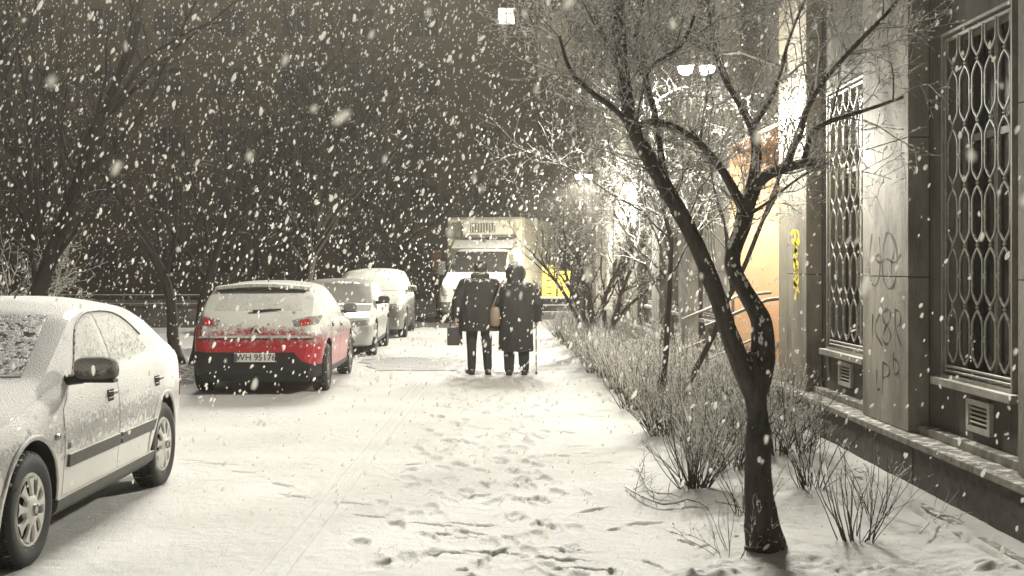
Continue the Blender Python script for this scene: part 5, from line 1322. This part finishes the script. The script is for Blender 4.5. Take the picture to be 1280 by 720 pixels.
# ------------------------------------------------------------------ people
def remesh(mb, name, mat, parent, vox=.012, smooth_it=2, noise=0):
    o = mb.build(name, mat, parent)
    bm = bmesh.new(); bm.from_mesh(o.data); bmesh.ops.recalc_face_normals(bm, faces=bm.faces[:]); bm.to_mesh(o.data); bm.free()
    md = o.modifiers.new('r', 'REMESH'); md.mode = 'VOXEL'; md.voxel_size = vox; md.use_smooth_shade = True
    md = o.modifiers.new('s', 'SMOOTH'); md.iterations = smooth_it; md.factor = .5
    bake_mods(o)
    if not o.data.materials: o.data.materials.append(mat)
    if noise:
        co = np.empty(len(o.data.vertices) * 3, np.float32); o.data.vertices.foreach_get('co', co); co = co.reshape(-1, 3)
        no = np.empty(len(co) * 3, np.float32); o.data.vertices.foreach_get('normal', no); no = no.reshape(-1, 3)
        th = np.arctan2(co[:, 1], co[:, 0]); a = (fbm(th * 3.2 + 9, co[:, 2] * 2.2, 3) - .5) * 2 + (fbm(co[:, 0] * 9 + 4, co[:, 2] * 12 + co[:, 1] * 6, 8) - .5) * .8
        co = co + no * (a * noise)[:, None]; o.data.vertices.foreach_set('co', co.ravel().astype(np.float32)); o.data.update()
    for p in o.data.polygons: p.use_smooth = True
    return o
def hand(mb, wr, d, side, curl=.9, sc=1.0):
    """wrist wr, direction d to the knuckles, five bent fingers"""
    d = Vector(d).normalized(); wr = Vector(wr); a = Vector((0, 1, 0)); across = (a - d * a.dot(d)).normalized(); inn = Vector((-side, 0, 0)); inn = (inn - d * inn.dot(d)).normalized()
    k = wr + d * .085 * sc
    for u in (-.028, -.010, .010, .026): mb.capsule(wr + across * u * .5, .017 * sc, k + across * u * sc, .012 * sc, 10)
    for u, ln in ((-.032, .062), (-.011, .070), (.011, .075), (.032, .068)):
        p = k + across * u * sc; q = p + (d * .8 + inn * .5 * curl).normalized() * ln * .5 * sc; r = q + (d * .35 + inn * curl).normalized() * ln * .55 * sc
        mb.capsule(p, .0105 * sc, q, .0095 * sc, 8); mb.capsule(q, .0095 * sc, r, .0085 * sc, 8)
    p = wr + d * .03 * sc + across * .025 * sc; q = p + (d * .6 + across * .6 + inn * .3).normalized() * .04 * sc; r = q + (d * .8 + inn * .5).normalized() * .035 * sc
    mb.capsule(p, .013 * sc, q, .012 * sc, 8); mb.capsule(q, .0115 * sc, r, .009 * sc, 8)
def body_mesh(h, head_c, sh, el, wr, hip, kn, an, toe, hd):
    mb = MB()
    # torso
    mb.ellloft([(0, 0, hip[2] - .06, .13, .10), (0, 0, hip[2], .165, .115), (0, .0, hip[2] + .15, .145, .10), (0, .01, (hip[2] + sh[2]) / 2 + .08, .165, .115), (0, .0, sh[2] - .06, .175, .11), (0, -.005, sh[2], .13, .085), (0, 0, sh[2] + .05, .07, .06)], 20)
    hc = Vector(head_c)
    mb.capsule((0, 0, sh[2]), .062, (hc.x, hc.y - .01, hc.z - .05), .056)
    mb.capsule(hc + Vector((0, -.012, .03)), .088, hc + Vector((0, .0, -.035)), .07); mb.capsule(hc + Vector((0, .035, -.05)), .045, hc + Vector((0, .045, -.08)), .035)
    mb.capsule(hc + Vector((0, .085, .0)), .010, hc + Vector((0, .105, -.025)), .014, 8)      # nose
    for s in (-1, 1):
        mb.capsule(hc + Vector((s * .085, 0, .0)), .014, hc + Vector((s * .085, -.006, -.03)), .010, 8)   # ears
        mb.capsule(hc + Vector((s * .03, .075, .012)), .011, hc + Vector((s * .034, .075, .012)), .011, 8)
    mb.capsule(hc + Vector((-.02, .075, -.055)), .009, hc + Vector((.02, .075, -.055)), .009, 8)
    for s in (-1, 1):
        i = 0 if s < 0 else 1
        S = Vector((s * sh[0], 0, sh[2] - .03)); E = Vector(el[i]); W_ = Vector(wr[i])
        mb.capsule((s * .08, 0, sh[2] - .02), .06, S, .055); mb.capsule(S, .052, E, .042); mb.capsule(E, .041, W_, .028); hand(mb, W_, hd[i], s)
        Hp = Vector((s * hip[0], 0, hip[2] - .02)); K = Vector(kn[i]); A = Vector(an[i]); T = Vector(toe[i])
        mb.capsule(Hp, .085, K, .055); mb.capsule(K, .054, A, .036); mb.capsule(A + Vector((0, -.04, -.03)), .034, T, .028)
    return mb
def person_common(t, mb, vox=.009):
    return remesh(mb, 'body', M['skin'], t, vox, 1)
def legs(t, kn, an, toe, hip, wide=.075, name='trousers'):
    mb = MB()
    mb.ellloft([(0, 0, hip[2] - .12, .16, .13), (0, 0, hip[2] + .05, .175, .13)], 18)
    for i, s in ((0, -1), (1, 1)):
        mb.capsule((s * hip[0], 0, hip[2] - .02), .095, kn[i], wide); mb.capsule(kn[i], wide - .003, (an[i][0], an[i][1], an[i][2] + .0), wide - .018)
    remesh(mb, name, M['trouser'], t, .012, 1, .004)
    for i in (0, 1):
        mb = MB(); a = Vector(an[i]); T = Vector(toe[i]); mb.capsule((a.x, a.y - .045, .042), .042, (T.x, T.y + .0, .036), .036, flat=1.0); mb.capsule(a + Vector((0, 0, .02)), .045, (a.x, a.y - .02, .05), .045)
        mb.box(a.x - .042, a.x + .042, min(a.y, T.y) - .07, max(a.y, T.y) + .03, .002, .022, bev=.008)
        remesh(mb, 'shoe', M['shoe'], t, .009, 1)

# man, seen from behind
def man():
    x, y_ = at(599, 468, 18.8).x, 18.8
    t = None; t = thing('person', 'taller person seen from behind in dark thigh-length coat, bag in left hand', 'person', (x, y_, .0), R(3))
    hip = (.09, 0, .90); kn = ((-.10, .03, .49), (.10, .0, .49)); an = ((-.10, -.02, .09), (.115, -.03, .09)); toe = ((-.15, .10, .035), (.14, .12, .035))
    el = ((-.29, -.02, 1.12), (.29, .0, 1.13)); wr = ((-.31, .03, .87), (.32, .16, 1.03))
    hd = ((0, .1, -1), (.5, .8, .1))
    mb = body_mesh(1.72, (.02, .03, 1.58), (.19, 0, 1.42), el, wr, hip, kn, an, toe, hd); person_common(t, mb)
    legs(t, kn, an, toe, hip, .072)
    c = MB()
    c.ellloft([(0, .0, .66, .275, .20), (0, 0, .70, .275, .20), (0, 0, .95, .265, .19), (0, 0, 1.15, .25, .175), (0, 0, 1.30, .245, .165), (0, -.01, 1.40, .215, .145), (0, 0, 1.455, .13, .11), (.01, .01, 1.49, .085, .08)], 30)
    for i, s in ((0, -1), (1, 1)):
        S = Vector((s * .185, 0, 1.37)); c.capsule((s * .1, 0, 1.38), .09, S, .092); c.capsule(S, .092, el[i], .078); c.capsule(el[i], .078, Vector(el[i]).lerp(Vector(wr[i]), .88), .062)
    remesh(c, 'coat', M['coat'], t, .011, 2, .014)
    h = MB(); h.capsule((.02, .015, 1.63), .098, (.02, .02, 1.575), .085); h.capsule((.02, .005, 1.64), .09, (.025, .0, 1.66), .08)
    remesh(h, 'hair', M['hair'], t, .010, 1, .006)
    h = MB(); h.capsule((-.05, -.02, 1.49), .07, (.07, -.02, 1.49), .07); h.ellloft([(.01, 0, 1.43, .12, .11), (.01, 0, 1.52, .10, .095)], 18); remesh(h, 'scarf', M['coat2'], t, .010, 1, .008)
    return t, x, y_
tm, mx_, my_ = man(); tm.scale = (1.14, 1.14, 1.0)
bg_ = thing('handbag', 'dark square bag hanging from the left hand of the taller person', 'bag', (mx_ - .385, my_ + .03, .0))
mb = MB(); mb.box(-.10, .13, -.07, .07, .44, .72, bev=.02); mb.build('bag_body', M['bag'], bg_)
mb = MB(); mb.tube([(-.06, 0, .71), (-.05, 0, .78), (.03, .01, .80), (.09, 0, .78), (.10, 0, .71)], .012, 8); mb.build('handle', M['bag'], bg_, True)

# woman in a long hooded coat with a cane
def woman():
    x, y_ = at(645, 468, 18.7).x, 18.7
    t = thing('person', 'shorter person seen from behind in a long dark hooded coat leaning on a cane', 'person', (x, y_, 0), R(-4))
    hip = (.085, 0, .86); kn = ((-.09, .0, .47), (.10, .03, .47)); an = ((-.09, -.03, .09), (.11, .0, .09)); toe = ((-.10, .11, .035), (.13, .14, .035))
    el = ((-.27, .02, 1.10), (.29, -.03, 1.08)); wr = ((-.20, .18, 1.02), (.27, .10, .82))
    hd = ((-.5, .8, .1), (.0, .3, -.9))
    mb = body_mesh(1.64, (-.01, .04, 1.51), (.175, 0, 1.36), el, wr, hip, kn, an, toe, hd); person_common(t, mb)
    legs(t, kn, an, toe, hip, .085)
    c = MB()
    c.ellloft([(0, 0, .36, .235, .19), (0, 0, .40, .235, .19), (.0, 0, .7, .225, .18), (0, 0, .95, .235, .18), (0, 0, 1.15, .232, .17), (0, -.01, 1.27, .225, .16), (0, -.01, 1.36, .185, .135), (0, 0, 1.42, .11, .10)], 30)
    for i, s in ((0, -1), (1, 1)):
        S = Vector((s * .165, 0, 1.31)); c.capsule((s * .09, 0, 1.32), .085, S, .088); c.capsule(S, .088, el[i], .076); c.capsule(el[i], .076, Vector(el[i]).lerp(Vector(wr[i]), .9), .060)
    remesh(c, 'coat', M['coat2'], t, .011, 2, .014)
    h = MB(); h.capsule((-.01, .0, 1.56), .118, (-.01, .0, 1.47), .112); h.capsule((-.01, -.01, 1.42), .115, (-.01, -.01, 1.38), .13)
    remesh(h, 'hood', M['coat2'], t, .011, 2, .008)
    h = MB()
    pts = []
    for k in range(15):
        a = R(-40 + k * 260 / 14); pts.append((-.01 + .112 * math.cos(a), .095, 1.53 + .125 * math.sin(a)))
    h.tube(pts, [.03 + .004 * math.sin(k * 3) for k in range(15)], 10); remesh(h, 'fur_trim', M['fur'], t, .010, 1, .008)
    return t, x, y_
tw, wx, wy = woman(); tw.scale = (1.13, 1.13, 1.0)
sb = thing('shoulder_bag', 'tan shoulder bag with a long pale strap hanging between the couple', 'bag', (wx - .32, wy - .08, 0), 0)
mb = MB(); mb.ellloft([(0, 0, .74, .055, .04), (0, 0, .76, .075, .05), (.0, 0, .88, .085, .05), (0, 0, 1.00, .07, .035), (0, 0, 1.03, .05, .02)], 16); mb.build('bag_body', M['tan'], sb, True)
mb = MB()
pts = [(-.045, -.01, 1.0), (.0, -.05, 1.12), (.05, -.075, 1.25), (.10, -.03, 1.40), (.13, .06, 1.43), (.16, .20, 1.36)]
mb.tube(pts, .016, 8, flat=.4); mb.build('strap', M['tan'], sb, True)
cn = thing('cane', 'thin pale walking cane under the right hand of the shorter person', 'cane', (wx + .31, wy + .12, 0))
mb = MB(); mb.tube([(0, 0, .01), (0, .0, .74)], [.013, .011], 10); mb.build('shaft', M['cane'], cn, True)
mb = MB(); mb.tube([(0, -.05, .755), (0, -.01, .765), (0, .05, .755), (0, .08, .735)], [.012, .014, .014, .012], 8); mb.build('handle', M['bag'], cn, True)
mb = MB(); mb.tube([(0, 0, 0), (0, 0, .04)], [.018, .015], 10); mb.build('rubber_tip', M['black'], cn, True)

def far_man():
    x, y_ = at(551, 397, 38.6).x, 38.6
    t = thing('person', 'distant person in dark jacket and trousers standing left of the truck', 'person', (x, y_, 0), R(170))
    hip = (.085, 0, .88); kn = ((-.10, .03, .48), (.09, .0, .48)); an = ((-.11, -.02, .09), (.10, -.03, .09)); toe = ((-.14, .10, .035), (.12, .12, .035))
    el = ((-.29, .0, 1.12), (.29, .0, 1.12)); wr = ((-.24, .18, 1.05), (.30, .06, .88)); hd = ((.1, .9, .2), (0, .2, -1))
    mb = body_mesh(1.70, (0, .02, 1.56), (.18, 0, 1.40), el, wr, hip, kn, an, toe, hd); person_common(t, mb, .012)
    legs(t, kn, an, toe, hip, .07)
    c = MB(); c.ellloft([(0, 0, .78, .20, .15), (0, 0, .95, .205, .15), (0, 0, 1.2, .205, .145), (0, 0, 1.34, .20, .13), (0, 0, 1.43, .12, .1)], 24)
    for i, s in ((0, -1), (1, 1)):
        S = Vector((s * .17, 0, 1.35)); c.capsule((s * .1, 0, 1.36), .08, S, .078); c.capsule(S, .078, el[i], .066); c.capsule(el[i], .066, Vector(el[i]).lerp(Vector(wr[i]), .85), .055)
    remesh(c, 'jacket', M['coat'], t, .013, 2, .01)
    h = MB(); h.capsule((0, -.01, 1.63), .098, (0, -.015, 1.60), .095); remesh(h, 'cap', M['coat2'], t, .012, 1)
far_man()

# ------------------------------------------------------------------ falling snow
rg = np.random.RandomState(2)
def flakes(n, y0, y1, rmin, rmax, fine=0, zlo=-.28):
    Y = (rg.rand(n) * (y1 ** 2 - y0 ** 2) + y0 ** 2) ** .5 if y0 > 0 else rg.rand(n) * y1
    X = rg.uniform(-.52, .50, n) * Y * 1.12; Z = 1.65 + rg.uniform(zlo, .26, n) * Y
    ok = (Z > .05) & (X < 3.1) & (Z < 11); X, Y, Z = X[ok], Y[ok], Z[ok]; k = len(X)
    r = rmin + (rmax - rmin) * rg.rand(k) ** 2
    el = rg.uniform(1.2, 2.9, k)
    base = np.array([[1, 0, 0], [0, 1, 0], [-1, 0, 0], [0, -1, 0], [0, 0, 1], [0, 0, -1.]])
    f = np.array([(0, 1, 4), (1, 2, 4), (2, 3, 4), (3, 0, 4), (1, 0, 5), (2, 1, 5), (3, 2, 5), (0, 3, 5)])
    for _ in range(fine):
        vs = [tuple(v) for v in base]; nf = []; cache = {}
        def mid(a_, b_):
            kk = (min(a_, b_), max(a_, b_))
            if kk not in cache: q = (base[a_] + base[b_]); cache[kk] = len(vs); vs.append(tuple(q / np.linalg.norm(q)))
            return cache[kk]
        for a_, b_, c_ in f: ab, bc, ca = mid(a_, b_), mid(b_, c_), mid(c_, a_); nf += [(a_, ab, ca), (ab, b_, bc), (ca, bc, c_), (ab, bc, ca)]
        base = np.array(vs); f = np.array(nf)
    nb = len(base)
    V = base[None] * r[:, None, None] * rg.uniform(.72, 1.2, (k, nb, 1)); V[:, :, 2] *= el[:, None]
    tilt = .28 + rg.normal(size=k) * .28; ct, st = np.cos(tilt), np.sin(tilt); x = V[:, :, 0] * ct[:, None] + V[:, :, 2] * st[:, None]; z = -V[:, :, 0] * st[:, None] + V[:, :, 2] * ct[:, None]
    V = np.stack([x, V[:, :, 1], z], -1) + np.stack([X, Y, Z], 1)[:, None, :]
    return V.reshape(-1, 3), (f[None] + (np.arange(k) * nb)[:, None, None]).reshape(-1, 3)
a0 = flakes(30, 1.1, 2.4, .003, .007, 1, -.02); a = flakes(340, 2.0, 6, .002, .006, 1, -.16); a = (np.concatenate([a0[0], a[0]]), np.concatenate([a0[1], a[1] + len(a0[0])])); b = flakes(8500, 6, 15, .0035, .0115, 1); c_ = flakes(36000, 15, 36, .007, .0195)
V = np.concatenate([a[0], b[0], c_[0]]); F3 = np.concatenate([a[1], b[1] + len(a[0]), c_[1] + len(a[0]) + len(b[0])])
me = np_mesh('falling_snow', V, None, F3, smooth=True); me.materials.append(M['flake'])
o = link(bpy.data.objects.new('falling_snow', me)); tag(o, 'thick falling snowflakes filling the night air', 'snowflakes', None, 'stuff')

# ------------------------------------------------------------------ haze of fine snow in the air
HAZE = 0.0013
if HAZE:
    mb = MB(); mb.box(-62, 42, -6, 74, -1.5, 27.5); o = mb.mesh('haze'); m = bpy.data.materials.new('haze'); m.use_nodes = True; nt = m.node_tree; nt.nodes.clear()
    pv = nt.nodes.new('ShaderNodeVolumePrincipled'); pv.inputs['Density'].default_value = HAZE; pv.inputs['Color'].default_value = (.96, .89, .77, 1); pv.inputs['Anisotropy'].default_value = .72
    oo = nt.nodes.new('ShaderNodeOutputMaterial'); nt.links.new(pv.outputs[0], oo.inputs['Volume']); o.materials.append(m)
    h = link(bpy.data.objects.new('haze', o)); tag(h, 'faint snowy haze filling the air', 'haze', None, 'stuff')
